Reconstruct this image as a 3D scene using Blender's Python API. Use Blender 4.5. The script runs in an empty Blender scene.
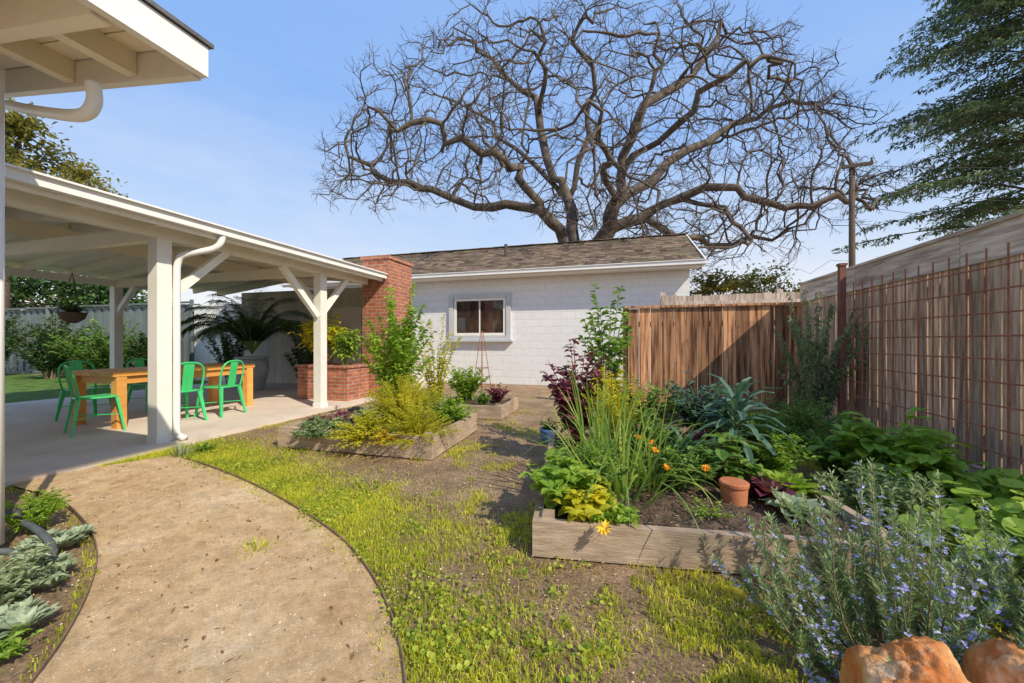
import bpy, bmesh, math, random
import numpy as np
from mathutils import Vector, Matrix, noise
random.seed(7); np.random.seed(7)
S=bpy.context.scene; C=S.collection
PI=math.pi; F=380.0; CH=1.2; TH=math.atan2(110,F); ct,st=math.cos(TH),math.sin(TH)
Z=Vector((0,0,1)); U=random.uniform
def W(px,py,D):
    a=(px-512)/F
    return Vector((D*(-st+ct*a),D*(ct+st*a),CH+(342-py)/F*D))
def G(px,py,z=0.0):
    return W(px,py,(CH-z)*F/(py-342))
# ---------------------------------------------------------------- materials
def nm(name):
    m=bpy.data.materials.new(name); m.use_nodes=True
    n=m.node_tree.nodes; l=m.node_tree.links
    return m,n,l,n['Principled BSDF'],n['Material Output']
def ramp(n,cols):
    r=n.new('ShaderNodeValToRGB'); e=r.color_ramp.elements
    while len(e)<len(cols): e.new(.5)
    for i,(p,c) in enumerate(cols):
        e[i].position=p; e[i].color=(*c,1)
    return r
def mixc(n,l,fac,a,b,mode='MIX'):
    x=n.new('ShaderNodeMix'); x.data_type='RGBA'; x.blend_type=mode
    for s,v in ((x.inputs[0],fac),(x.inputs[6],a),(x.inputs[7],b)):
        if isinstance(v,bpy.types.NodeSocket): l.new(v,s)
        elif isinstance(v,(int,float)): s.default_value=v
        else: s.default_value=(*v,1)
    return x.outputs[2]
def nz(n,l,vec,scale,detail=5,rough=.6):
    t=n.new('ShaderNodeTexNoise'); t.inputs['Scale'].default_value=scale
    t.inputs['Detail'].default_value=detail; t.inputs['Roughness'].default_value=rough
    if vec is not None: l.new(vec,t.inputs['Vector'])
    return t.outputs['Fac']
def mapping(n,l,stretch=(1,1,1),kind='Object'):
    tc=n.new('ShaderNodeTexCoord'); mp=n.new('ShaderNodeMapping')
    mp.inputs['Scale'].default_value=stretch; l.new(tc.outputs[kind],mp.inputs['Vector'])
    return mp.outputs['Vector']
def bumpit(n,l,b,h,strength,dist=.02):
    u=n.new('ShaderNodeBump'); u.inputs['Strength'].default_value=strength; u.inputs['Distance'].default_value=dist
    l.new(h,u.inputs['Height']); l.new(u.outputs['Normal'],b.inputs['Normal'])
def pm(name,c1,c2,scale=5,rough=.7,bump=.15,bs=40,stretch=(1,1,1),rndv=0,metal=0,spots=None,lo=.3,hi=.7):
    m,n,l,b,o=nm(name); v=mapping(n,l,stretch)
    if rndv:
        at=n.new('ShaderNodeAttribute'); at.attribute_name='rnd'
        va=n.new('ShaderNodeVectorMath'); va.operation='SCALE'; va.inputs[0].default_value=(37,23,51); l.new(at.outputs['Fac'],va.inputs['Scale'])
        vb=n.new('ShaderNodeVectorMath'); l.new(v,vb.inputs[0]); l.new(va.outputs[0],vb.inputs[1]); v=vb.outputs[0]
    f=nz(n,l,v,scale); r=ramp(n,[(lo,c1),(hi,c2)]); l.new(f,r.inputs[0]); col=r.outputs[0]
    if spots:
        sc,sl,sh,scol=spots
        f2=nz(n,l,mapping(n,l),sc,6); r2=ramp(n,[(sl,(0,0,0)),(sh,(1,1,1))]); l.new(f2,r2.inputs[0])
        col=mixc(n,l,r2.outputs[0],col,scol)
    if rndv:
        mr=n.new('ShaderNodeMapRange'); mr.inputs[3].default_value=1-rndv; mr.inputs[4].default_value=1+rndv
        l.new(at.outputs['Fac'],mr.inputs[0])
        h=n.new('ShaderNodeHueSaturation'); l.new(mr.outputs[0],h.inputs['Value']); l.new(col,h.inputs['Color']); col=h.outputs[0]
    l.new(col,b.inputs['Base Color']); b.inputs['Roughness'].default_value=rough; b.inputs['Metallic'].default_value=metal
    b.inputs['Specular IOR Level'].default_value=.3
    if bump: bumpit(n,l,b,nz(n,l,v,bs,6),bump)
    return m
def leafmat(name,c1,c2,c3,trans=.35,rough=.5,tb=1.6):
    m,n,l,b,o=nm(name)
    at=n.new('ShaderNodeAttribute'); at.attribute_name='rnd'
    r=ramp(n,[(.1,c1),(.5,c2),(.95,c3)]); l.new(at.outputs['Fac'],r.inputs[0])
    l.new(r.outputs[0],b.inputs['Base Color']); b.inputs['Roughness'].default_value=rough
    b.inputs['Specular IOR Level'].default_value=.35
    t=n.new('ShaderNodeBsdfTranslucent')
    l.new(mixc(n,l,1.0,r.outputs[0],(tb,tb*1.0,tb*.6),'MULTIPLY'),t.inputs['Color'])
    x=n.new('ShaderNodeMixShader'); x.inputs[0].default_value=trans
    l.new(b.outputs[0],x.inputs[1]); l.new(t.outputs[0],x.inputs[2]); l.new(x.outputs[0],o.inputs['Surface'])
    return m
def brickmat(name,ca,cb,mort,bw,rh,ms,rough,bump,var=.5,dirt=None):
    m,n,l,b,o=nm(name)
    tc=n.new('ShaderNodeTexCoord'); sp=n.new('ShaderNodeSeparateXYZ'); l.new(tc.outputs['Object'],sp.inputs[0])
    ad=n.new('ShaderNodeMath'); l.new(sp.outputs[0],ad.inputs[0]); l.new(sp.outputs[1],ad.inputs[1])
    cb_=n.new('ShaderNodeCombineXYZ'); l.new(ad.outputs[0],cb_.inputs[0]); l.new(sp.outputs[2],cb_.inputs[1])
    t=n.new('ShaderNodeTexBrick'); l.new(cb_.outputs[0],t.inputs['Vector'])
    t.inputs['Scale'].default_value=1; t.inputs['Brick Width'].default_value=bw; t.inputs['Row Height'].default_value=rh
    t.inputs['Mortar Size'].default_value=ms; t.inputs['Mortar Smooth'].default_value=.3
    t.inputs['Color1'].default_value=(*ca,1); t.inputs['Color2'].default_value=(*cb,1); t.inputs['Mortar'].default_value=(*mort,1)
    f=nz(n,l,tc.outputs['Object'],9,6)
    r=ramp(n,[(.3,(1-var,)*3),(.7,(1.0,)*3)]); l.new(f,r.inputs[0])
    col=mixc(n,l,1.0,t.outputs['Color'],r.outputs[0],'MULTIPLY')
    if dirt:
        f3=nz(n,l,tc.outputs['Object'],1.3,6); r3=ramp(n,[(.45,(0,0,0)),(.8,(.6,)*3)]); l.new(f3,r3.inputs[0])
        col=mixc(n,l,r3.outputs[0],col,dirt)
    l.new(col,b.inputs['Base Color']); b.inputs['Roughness'].default_value=rough
    mm=n.new('ShaderNodeMath'); mm.operation='SUBTRACT'; l.new(nz(n,l,tc.outputs['Object'],60,4),mm.inputs[0]); l.new(t.outputs['Fac'],mm.inputs[1])
    bumpit(n,l,b,mm.outputs[0],bump,.01)
    return m
M={}
M['white']=pm('white_paint',(.77,.74,.66),(.85,.82,.76),3,.5,.08,60,rndv=.04)
M['cream']=pm('cream_paint',(.84,.76,.61),(.90,.83,.70),2.5,.55,.1,50,rndv=.06)
M['gutter']=pm('gutter_white',(.77,.76,.73),(.83,.82,.80),2,.35,.02,30)
M['wallwhite']=brickmat('white_block_wall',(.82,.82,.81),(.79,.79,.78),(.69,.69,.68),.4,.2,.008,.7,.4,.1,dirt=(.71,.70,.66))
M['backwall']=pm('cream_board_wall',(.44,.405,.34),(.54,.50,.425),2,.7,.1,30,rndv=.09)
M['brick']=brickmat('red_brick',(.60,.20,.095),(.42,.12,.06),(.46,.36,.29),.21,.072,.010,.85,.6,.45)
M['shingle']=pm('roof_shingle',(.10,.065,.047),(.23,.165,.12),1.6,.9,.4,50,rndv=.45,spots=(2.2,.52,.68,(.17,.16,.07)))
M['roofgrey']=pm('grey_roofing',(.10,.10,.10),(.18,.18,.18),8,.9,.4,80)
M['fenceold']=pm('weathered_fence_wood',(.29,.18,.105),(.78,.55,.36),4.5,.85,.35,18,(6,6,.45),rndv=.34,spots=(1.2,.5,.8,(.55,.43,.31)),lo=.37,hi=.64)
M['fencegrey']=pm('grey_fence_wood',(.30,.23,.18),(.58,.48,.40),4,.85,.3,18,(5,5,.5),rndv=.25,lo=.36,hi=.66)
M['fencetop']=pm('grey_rough_board',(.34,.265,.19),(.74,.61,.47),4,.85,.4,16,(5,.5,5),rndv=.2,lo=.36,hi=.66)
M['fencenew']=pm('brown_fence_wood',(.13,.048,.022),(.58,.30,.145),2.6,.75,.25,18,(8,8,.45),rndv=.45,spots=(1.8,.58,.74,(.13,.06,.035)),lo=.38,hi=.60)
M['bedwood']=pm('bed_board_wood',(.30,.21,.14),(.52,.40,.29),5,.8,.4,20,(1,1,8),rndv=.12,spots=(3,.48,.72,(.25,.19,.14)))
M['tablewood']=pm('table_wood',(.66,.28,.06),(.80,.40,.11),4,.45,.1,25,(5,.6,5),rndv=.12)
M['bark']=pm('oak_bark',(.055,.044,.035),(.17,.138,.108),3,.9,.5,14)
M['bark2']=pm('brown_bark',(.09,.06,.04),(.17,.12,.085),6,.9,.4,20)
M['stem']=pm('green_stem',(.10,.16,.04),(.19,.26,.07),10,.6,.0)
M['stemr']=pm('red_stem',(.20,.05,.07),(.28,.09,.09),10,.6,.0)
M['stemb']=pm('brown_stem',(.18,.13,.08),(.28,.21,.13),10,.8,.0)
M['concrete']=pm('patio_concrete',(.58,.48,.40),(.72,.62,.53),1.4,.8,.12,70,spots=(3,.55,.8,(.49,.40,.33)))
m,n,l,b,o=nm('bed_soil'); v=mapping(n,l); at=n.new('ShaderNodeAttribute'); at.attribute_name='rnd'
r=ramp(n,[(.05,(.06,.036,.024)),(.4,(.135,.086,.055)),(1,(.34,.23,.15))]); l.new(at.outputs['Fac'],r.inputs[0]); r2=ramp(n,[(.3,(.5,)*3),(.7,(1.1,)*3)]); l.new(nz(n,l,v,30,5),r2.inputs[0])
l.new(mixc(n,l,1.0,r.outputs[0],r2.outputs[0],'MULTIPLY'),b.inputs['Base Color']); b.inputs['Roughness'].default_value=.95; bumpit(n,l,b,nz(n,l,v,45,6),.8); M['soil']=m
M['green']=pm('green_enamel',(.05,.52,.16),(.08,.60,.21),2,.22,.02,30)
M['rust']=pm('rusty_steel',(.26,.09,.05),(.42,.17,.09),20,.8,.2,60)
M['rustpost']=pm('brown_post',(.17,.065,.045),(.28,.12,.08),8,.8,.2,60,(3,3,.6))
M['dark']=pm('dark_metal',(.05,.045,.04),(.10,.09,.08),12,.6,.2,50)
M['edge']=pm('rusted_edging',(.13,.09,.06),(.25,.17,.11),12,.8,.2,50)
M['terracotta']=pm('terracotta',(.40,.13,.055),(.50,.20,.10),9,.8,.15,60)
M['potgrey']=pm('grey_glazed_pot',(.26,.29,.31),(.44,.46,.47),5,.45,.15,20)
M['blue']=pm('blue_glaze',(.05,.11,.28),(.10,.18,.38),6,.35,.05,30)
M['rock']=pm('orange_rock',(.42,.13,.028),(.66,.38,.15),5.5,.7,.8,22,spots=(8,.53,.68,(.76,.58,.37)),lo=.36,hi=.66)
M['hose']=pm('grey_hose',(.07,.085,.09),(.12,.14,.15),8,.5,.05,30)
M['doorbeige']=pm('beige_door_paint',(.58,.53,.44),(.66,.61,.52),2,.5,.05,40)
M['metalfence']=pm('grey_metal_panel',(.11,.14,.135),(.17,.20,.195),2,.5,.1,30,rndv=.12)
M['polewood']=pm('pole_wood',(.08,.058,.042),(.14,.105,.075),6,.9,.3,20,(4,4,.4))
M['frame']=pm('window_frame_paint',(.48,.49,.49),(.56,.57,.57),3,.5,.03,40)
m,n,l,b,o=nm('window_glass'); v=mapping(n,l,(1,1,.6)); r=ramp(n,[(.42,(.014,.013,.013)),(.66,(.075,.045,.03))]); l.new(nz(n,l,v,2.6,3),r.inputs[0]); l.new(r.outputs[0],b.inputs['Base Color']); b.inputs['Roughness'].default_value=.05; b.inputs['Specular IOR Level'].default_value=.8; M['glass']=m
# ground materials
m,n,l,b,o=nm('ground_soil_and_moss'); v=mapping(n,l)
r1=ramp(n,[(.28,(.22,.135,.075)),(.5,(.41,.265,.15)),(.72,(.63,.44,.275))]); l.new(nz(n,l,v,2.3,8,.7),r1.inputs[0])
r2=ramp(n,[(.54,(0,0,0)),(.72,(.65,)*3)]); l.new(nz(n,l,v,1.7,7,.65),r2.inputs[0])
r3=ramp(n,[(.3,(.25,.26,.035)),(.7,(.50,.48,.08))]); l.new(nz(n,l,v,25,4),r3.inputs[0])
c=mixc(n,l,r2.outputs[0],r1.outputs[0],r3.outputs[0])
r4=ramp(n,[(.35,(.5,)*3),(.65,(1.2,)*3)]); l.new(nz(n,l,v,60,5),r4.inputs[0])
c=mixc(n,l,1.0,c,r4.outputs[0],'MULTIPLY'); l.new(c,b.inputs['Base Color']); b.inputs['Roughness'].default_value=.95
bumpit(n,l,b,nz(n,l,v,38,8,.75),1.0,.04); M['ground']=m
m,n,l,b,o=nm('decomposed_granite'); v=mapping(n,l)
r1=ramp(n,[(.30,(.40,.235,.105)),(.44,(.61,.40,.205)),(.57,(.74,.53,.31)),(.70,(.90,.74,.54))]); l.new(nz(n,l,v,1.5,12,.8),r1.inputs[0])
r4=ramp(n,[(.30,(.45,)*3),(.46,(1.0,)*3),(.70,(1.22,)*3)]); l.new(nz(n,l,v,95,5,.9),r4.inputs[0])
c=mixc(n,l,1.0,r1.outputs[0],r4.outputs[0],'MULTIPLY')
r5=ramp(n,[(.34,(.68,)*3),(.56,(1.08,)*3)]); l.new(nz(n,l,v,9,9,.8),r5.inputs[0])
c=mixc(n,l,1.0,c,r5.outputs[0],'MULTIPLY')
r2=ramp(n,[(.57,(0,0,0)),(.71,(.5,)*3)]); l.new(nz(n,l,v,3.1,8,.7),r2.inputs[0])
c=mixc(n,l,r2.outputs[0],c,(.46,.32,.11))
tc=n.new('ShaderNodeTexCoord'); sp=n.new('ShaderNodeSeparateXYZ'); l.new(tc.outputs['Object'],sp.inputs[0])
ad=n.new('ShaderNodeMath'); ad.operation='MULTIPLY_ADD'; l.new(nz(n,l,v,2.5,6),ad.inputs[0]); ad.inputs[1].default_value=1.6; l.new(sp.outputs[1],ad.inputs[2])
mr=n.new('ShaderNodeMapRange'); l.new(ad.outputs[0],mr.inputs[0]); mr.inputs[1].default_value=3.2; mr.inputs[2].default_value=4.1; mr.inputs[3].default_value=0; mr.inputs[4].default_value=.7
c=mixc(n,l,mr.outputs[0],c,(.47,.30,.17))
l.new(c,b.inputs['Base Color']); b.inputs['Roughness'].default_value=.95; bumpit(n,l,b,nz(n,l,v,55,10,.9),.85,.022); M['path']=m
M['lawn']=pm('lawn_green',(.04,.09,.015),(.15,.24,.04),5,.9,.8,60,lo=.35,hi=.65)
# leaves
M['l_mid']=leafmat('leaf_mid_green',(.06,.125,.022),(.14,.25,.045),(.28,.40,.08))
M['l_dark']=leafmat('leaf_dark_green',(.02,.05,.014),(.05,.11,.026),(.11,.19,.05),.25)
M['l_bright']=leafmat('leaf_bright_green',(.12,.22,.025),(.25,.39,.045),(.44,.53,.08),.42)
M['l_yellow']=leafmat('leaf_yellow_green',(.25,.27,.02),(.50,.48,.03),(.74,.63,.06),.45)
M['l_gold']=leafmat('leaf_golden',(.45,.28,.02),(.62,.42,.03),(.75,.58,.07),.4)
M['l_blue']=leafmat('leaf_blue_green',(.028,.07,.05),(.065,.135,.095),(.15,.24,.16),.2)
M['l_grey']=leafmat('leaf_grey_green',(.15,.20,.11),(.28,.34,.20),(.44,.49,.33),.25)
M['l_vine']=leafmat('leaf_vine_green',(.10,.16,.07),(.20,.28,.13),(.36,.43,.23),.3)
M['l_pale']=leafmat('leaf_pale_succulent',(.15,.20,.12),(.29,.36,.23),(.46,.52,.37),.15)
M['l_purple']=leafmat('leaf_burgundy',(.08,.014,.035),(.20,.045,.085),(.26,.13,.11),.25)
M['l_leek']=leafmat('leaf_leek',(.09,.18,.04),(.22,.35,.07),(.50,.52,.10),.38)
M['l_olive']=leafmat('leaf_olive_gold',(.08,.09,.016),(.20,.19,.04),(.40,.33,.08),.35)
M['l_cedar']=leafmat('leaf_cedar',(.055,.095,.045),(.12,.19,.095),(.26,.34,.18),.3)
M['l_rose']=leafmat('leaf_rosemary',(.08,.14,.05),(.17,.26,.10),(.33,.42,.20),.3)
M['grass']=leafmat('grass_blade',(.19,.25,.02),(.46,.50,.04),(.78,.71,.12),.45)
M['clover']=leafmat('clover_leaf',(.15,.22,.02),(.32,.40,.04),(.52,.54,.07),.4)
M['dead']=leafmat('dead_leaf',(.12,.06,.03),(.25,.15,.07),(.42,.28,.13),.1)
M['f_blue']=leafmat('petal_blue',(.33,.33,.75),(.45,.47,.85),(.64,.66,.94),.3)
M['f_orange']=leafmat('petal_orange',(.75,.25,.01),(.85,.33,.01),(.9,.45,.02),.3)
M['f_yellow']=leafmat('petal_yellow',(.8,.5,.02),(.85,.58,.03),(.9,.65,.05),.3)
M['peb']=leafmat('pebble',(.28,.18,.09),(.54,.37,.21),(.78,.61,.41),0)
# ---------------------------------------------------------------- mesh builder
ORG={}
class MB:
    def __init__(s): s.v=[];s.f=[];s.r=[]
    def add(s,vs,fs,r=None):
        b=len(s.v); s.v.extend([(q[0],q[1],q[2]) for q in vs])
        if r is None: r=random.random()
        for f in fs: s.f.append([i+b for i in f]); s.r.append(r)
    def box(s,c,d,rot=None,r=None):
        hx,hy,hz=d[0]/2,d[1]/2,d[2]/2; c=Vector(c)
        vs=[Vector((x*hx,y*hy,z*hz)) for x in (-1,1) for y in (-1,1) for z in (-1,1)]
        if rot is not None: vs=[rot@q for q in vs]
        s.add([c+q for q in vs],[(0,1,3,2),(4,6,7,5),(0,4,5,1),(2,3,7,6),(0,2,6,4),(1,5,7,3)],r)
    def seg(s,a,b,w,h,w2=None,h2=None,r=None):
        a=Vector(a);b=Vector(b);t=(b-a).normalized(); ref=Z if abs(t.z)<.95 else Vector((0,1,0))
        sd=t.cross(ref).normalized(); up=sd.cross(t); w2=w2 or w; h2=h2 or h
        vs=[a-sd*w/2-up*h/2,a+sd*w/2-up*h/2,a+sd*w/2+up*h/2,a-sd*w/2+up*h/2,b-sd*w2/2-up*h2/2,b+sd*w2/2-up*h2/2,b+sd*w2/2+up*h2/2,b-sd*w2/2+up*h2/2]
        s.add(vs,[(0,1,2,3),(7,6,5,4),(0,4,5,1),(1,5,6,2),(2,6,7,3),(3,7,4,0)],r)
    def tube(s,pts,rad,n=6,r=None):
        pts=[Vector(p) for p in pts]; k=len(pts)
        if not hasattr(rad,'__len__'): rad=[rad]*k
        t=(pts[1]-pts[0]).normalized(); ref=Vector((1,0,0)) if abs(t.x)<.8 else Vector((0,1,0))
        x=(ref-t*ref.dot(t)).normalized(); vs=[]
        for i in range(k):
            t=(pts[min(i+1,k-1)]-pts[max(i-1,0)])
            t=t.normalized() if t.length>1e-9 else Z
            x=x-t*x.dot(t)
            x=x.normalized() if x.length>1e-6 else t.orthogonal().normalized()
            y=t.cross(x)
            for j in range(n):
                q=2*PI*j/n; vs.append(pts[i]+(x*math.cos(q)+y*math.sin(q))*rad[i])
        fs=[(i*n+j,i*n+(j+1)%n,(i+1)*n+(j+1)%n,(i+1)*n+j) for i in range(k-1) for j in range(n)]
        fs.append(tuple(range(n-1,-1,-1))); fs.append(tuple((k-1)*n+j for j in range(n)))
        s.add(vs,fs,r)
    def lathe(s,prof,c,n=24,r=None):
        c=Vector(c); vs=[c+Vector((a*math.cos(2*PI*j/n),a*math.sin(2*PI*j/n),z)) for a,z in prof for j in range(n)]
        fs=[(i*n+j,i*n+(j+1)%n,(i+1)*n+(j+1)%n,(i+1)*n+j) for i in range(len(prof)-1) for j in range(n)]
        fs.append(tuple(range(n-1,-1,-1))); fs.append(tuple((len(prof)-1)*n+j for j in range(n)))
        s.add(vs,fs,r)
    def leaf(s,p,d,L,Wd,fold=.2,droop=.2,r=None):
        d=d.normalized(); sd=d.cross(Z)
        sd=sd.normalized() if sd.length>.05 else Vector((1,0,0))
        q=U(-.7,.7); nn=sd.cross(d); sd=sd*math.cos(q)+nn*math.sin(q); nn=sd.cross(d)
        m=p+d*L*.45; t=p+d*L-Z*droop*L
        s.add([p,m+sd*Wd/2+nn*fold*Wd,t,m-sd*Wd/2+nn*fold*Wd],[(0,2,1),(0,3,2)],r)
    def bigleaf(s,p,d,L,Wd,droop=.5,cup=.15,wave=0,prof=(.12,.75,1,.8,.05),r=None):
        d=d.normalized(); sd=d.cross(Z)
        sd=sd.normalized() if sd.length>.05 else Vector((1,0,0))
        k=len(prof); vs=[]; q=Vector(p); dd=d.copy()
        for i in range(k):
            nn=sd.cross(dd).normalized(); w=Wd/2*prof[i]
            vs+=[q+sd*w+nn*(cup*w*2+U(-wave,wave)*Wd),q.copy(),q-sd*w+nn*(cup*w*2+U(-wave,wave)*Wd)]
            q=q+dd*L/(k-1); dd=(dd-Z*droop/(k-1)*1.2).normalized()
        fs=[]
        for i in range(k-1): a=i*3; fs+=[(a,a+1,a+4,a+3),(a+1,a+2,a+5,a+4)]
        s.add(vs,fs,r)
    def blade(s,p,d,L,w,droop=.6,k=5,r=None):
        d=d.normalized(); sd=d.cross(Z)
        sd=sd.normalized() if sd.length>.05 else Vector((math.cos(p[0]*99),math.sin(p[0]*99),0))
        vs=[]; q=Vector(p)
        for i in range(k+1):
            t=i/k; ww=w/2*(1-t**1.6)+.0004
            vs+=[q+sd*ww,q-sd*ww]; q=q+d*L/k; d=(d-Z*droop*(.4+t)/k*1.5).normalized()
        s.add(vs,[(2*i,2*i+1,2*i+3,2*i+2) for i in range(k)],r)
    def disc(s,p,nn,R,n=9,r=None):
        nn=nn.normalized(); x=nn.orthogonal().normalized(); y=nn.cross(x)
        vs=[p-nn*R*.15]+[p+(x*math.cos(2*PI*j/n)+y*math.sin(2*PI*j/n))*R*U(.88,1.08)+nn*U(-.08,.14)*R for j in range(n)]
        s.add(vs,[(0,1+j,1+(j+1)%n) for j in range(n)],r)
    def build(s,name,mat,parent=None,smooth=False,at=None):
        off=ORG[parent] if parent is not None else Vector(at or (0,0,0))
        me=bpy.data.meshes.new(name); me.from_pydata([(v[0]-off[0],v[1]-off[1],v[2]-off[2]) for v in s.v],[],s.f)
        a=me.attributes.new('rnd','FLOAT','FACE'); a.data.foreach_set('value',np.clip(np.array(s.r,dtype=np.float32),0,1))
        if smooth: me.polygons.foreach_set('use_smooth',[True]*len(me.polygons))
        me.materials.append(mat); o=bpy.data.objects.new(name,me); C.objects.link(o)
        if parent is not None: o.parent=parent
        else: o.location=off
        ORG[o]=off
        return o
def tag(o,label=None,cat=None,group=None,kind=None):
    if label: o['label']=label
    if cat: o['category']=cat
    if group: o['group']=group
    if kind: o['kind']=kind
    return o
def thing(name,label,cat,loc=(0,0,0),group=None):
    o=bpy.data.objects.new(name,None); o.empty_display_size=.1; C.objects.link(o); o.location=loc; ORG[o]=Vector(loc)
    return tag(o,label,cat,group)
def part(parent,name,mat,fn,smooth=False):
    b=MB(); fn(b); return b.build(name,mat,parent,smooth)
def copy_tree(o,parent=None):
    c=o.copy(); C.objects.link(c); c.parent=parent
    for ch in [x for x in bpy.data.objects if x.parent is o]: copy_tree(ch,c)
    return c
def inpoly(X,Y,poly):
    ins=np.zeros(X.shape,bool); k=len(poly)
    for i in range(k):
        x1,y1=poly[i][0],poly[i][1]; x2,y2=poly[(i+1)%k][0],poly[(i+1)%k][1]
        cnd=((y1>Y)!=(y2>Y))&(X<(x2-x1)*(Y-y1)/((y2-y1) if y2!=y1 else 1e-9)+x1); ins^=cnd
    return ins
def smoothline(p,sub=6):
    out=[]; p=[Vector(q) for q in p]
    for i in range(len(p)-1):
        p0=p[max(i-1,0)];p1=p[i];p2=p[i+1];p3=p[min(i+2,len(p)-1)]
        for j in range(sub):
            t=j/sub; out.append(.5*((2*p1)+(p2-p0)*t+(2*p0-5*p1+4*p2-p3)*t*t+(3*p1-p0-3*p2+p3)*t**3))
    out.append(p[-1]); return out
# ---------------------------------------------------------------- ground
xs=[-500,-150,-60,-30,-18,-12,-9,-7]+list(np.arange(-5.6,3.6,.075))+[4.5,6,10,20,50,150,500]
ys=[-500,-120,-40,-15,-5,-2,-.5]+list(np.arange(.3,8,.075))+[9,11,14,20,40,120,500]
g=MB(); vs=[]
for y in ys:
    for x in xs:
        z=0
        if -5.6<=x<3.6 and .3<=y<8: z=-.004-.018*abs(noise.noise((x*1.7,y*1.7,0)))+.006*noise.noise((x*7,y*7,3))-.004
        vs.append((x,y,z-.002))
nx=len(xs); g.add(vs,[(j*nx+i,j*nx+i+1,(j+1)*nx+i+1,(j+1)*nx+i) for j in range(len(ys)-1) for i in range(nx-1)])
tag(g.build('ground',M['ground'],smooth=True),kind='structure')
right=smoothline([G(*q) for q in ((172,456),(215,470),(255,487),(300,512),(340,540),(368,572),(388,610),(400,650),(406,690),(408,760))])
left=smoothline([G(*q) for q in ((2,484),(55,500),(86,526),(97,555),(90,590),(68,635),(34,683),(-21,750))])
poly=[p for p in right]+[p for p in reversed(left)]
def sheet(name,poly,mat,z):
    bm=bmesh.new(); bm.faces.new([bm.verts.new((p[0],p[1],z)) for p in poly]); bmesh.ops.triangulate(bm,faces=bm.faces[:])
    me=bpy.data.meshes.new(name); bm.to_mesh(me); bm.free(); me.materials.append(mat); o=bpy.data.objects.new(name,me); C.objects.link(o)
    for q in me.polygons:
        if q.normal.z<0: me.flip_normals(); break
    return tag(o,kind='structure')
sheet('path',poly,M['path'],.006)
pt=MB(); pt.box((-8.0,4.6,-.03),(6.2,11.2,.14)); o=pt.build('patio',M['concrete']); tag(o,kind='structure')
sheet('lawn',[(-60,-2),(-11.12,-2),(-11.12,8.4),(-60,8.4)],M['lawn'],.008)
def edging(name,label,pts):
    e=MB()
    for a,b2 in zip(pts[:-1],pts[1:]): e.seg(Vector((a.x,a.y,.008)),Vector((b2.x,b2.y,.008)),.006,.03)
    tag(e.build(name,M['edge']),label,'edging')
edging('path_edging','thin dark metal edging along the grass side of the gravel path',right[2:])
edging('path_edging','thin dark metal edging around the succulent bed beside the house',left[4:])
# ---------------------------------------------------------------- house (top left)
H=thing('house','white house corner with wide eave and exposed rafters above left edge','house',(-3.5,1.2,0))
part(H,'wall',M['white'],lambda b:b.box((-5.85,-1.9,1.35),(4.7,6.2,2.7)))
def hz(x): return 2.69+(-2.2-x)*.125
def roofsheet(b,x0,x1,y0,y1,dz,th):
    vs=[(x,y,hz(x)+dz+t) for x in (x0,x1) for y in (y0,y1) for t in (0,th)]
    b.add(vs,[(0,1,3,2),(4,6,7,5),(0,4,5,1),(2,3,7,6),(0,2,6,4),(1,5,7,3)])
def soff(b):
    y=1.53
    while y>-4: roofsheet(b,-6.5,-2.285,y-.136,y,.14,.02); y-=.145
part(H,'soffit',M['cream'],soff)
part(H,'roof',M['roofgrey'],lambda b:roofsheet(b,-6.5,-2.22,-4.2,1.60,.165,.022))
for y in (1.15,.72,.1,-.5,-1.1,-1.7): part(H,'rafter',M['cream'],lambda b:b.seg((-6.3,y,hz(-6.3)+.055),(-2.29,y,hz(-2.29)+.055),.07,.165))
for x in (-2.78,-3.35): part(H,'lookout',M['cream'],lambda b:b.seg((x,1.19,hz(x)+.07),(x,1.535,hz(x)+.07),.07,.13))
part(H,'barge_board',M['white'],lambda b:b.seg((-6.5,1.56,hz(-6.5)+.07),(-2.285,1.56,hz(-2.285)+.07),.045,.18))
part(H,'fascia',M['gutter'],lambda b:b.box((-2.26,-1.3,hz(-2.2)+.08),(.045,5.76,.165)))
part(H,'downspout',M['gutter'],lambda b:b.tube(smoothline([W(93,84,2.02),W(94,104,2.02),W(80,116,2.05),W(40,112,2.3),W(0,104,2.6),W(-40,98,2.95)]),.032,10),True)
part(H,'corner_pipe',M['gutter'],lambda b:b.tube([(-3.40,1.255,.05),(-3.40,1.255,2.75)],.028,10),True)
# ---------------------------------------------------------------- patio cover
A=thing('patio_cover','white timber patio roof on posts with gutter and knee braces','patio roof',(-5.15,3.1,0))
PX=-5.15
def pz(x): return 2.53+(min(-5.15-x,x+10.55))*.12
for (x,y) in ((PX,3.1),(PX,5.54),(-10.55,2.3),(-10.55,5.54)):
    part(A,'post',M['white'],lambda b:(b.box((x,y,1.21),(.15,.15,2.36)),b.box((x,y,.07),(.17,.17,.08))))
for x in (PX,-10.55): part(A,'beam',M['white'],lambda b:b.box((x,4.2,2.46),(.1,5.2,.14)))
part(A,'ridge_beam',M['cream'],lambda b:b.box((-7.85,5.0,2.74),(.1,6.8,.22)))
for y in (3.1,5.54): part(A,'tie_beam',M['cream'],lambda b:b.box((-7.85,y,2.45),(5.28,.09,.16)))
y=1.75
while y<8.4:
    x1=-4.82 if y<6.85 else -5.45
    part(A,'rafter',M['cream'],lambda b:b.seg((x1,y,pz(x1)+.05),(-7.81,y,pz(-7.81)+.05),.06,.14))
    part(A,'rafter',M['cream'],lambda b:b.seg((-10.9,y,pz(-10.9)+.05),(-7.89,y,pz(-7.89)+.05),.06,.14))
    y+=.62
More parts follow.
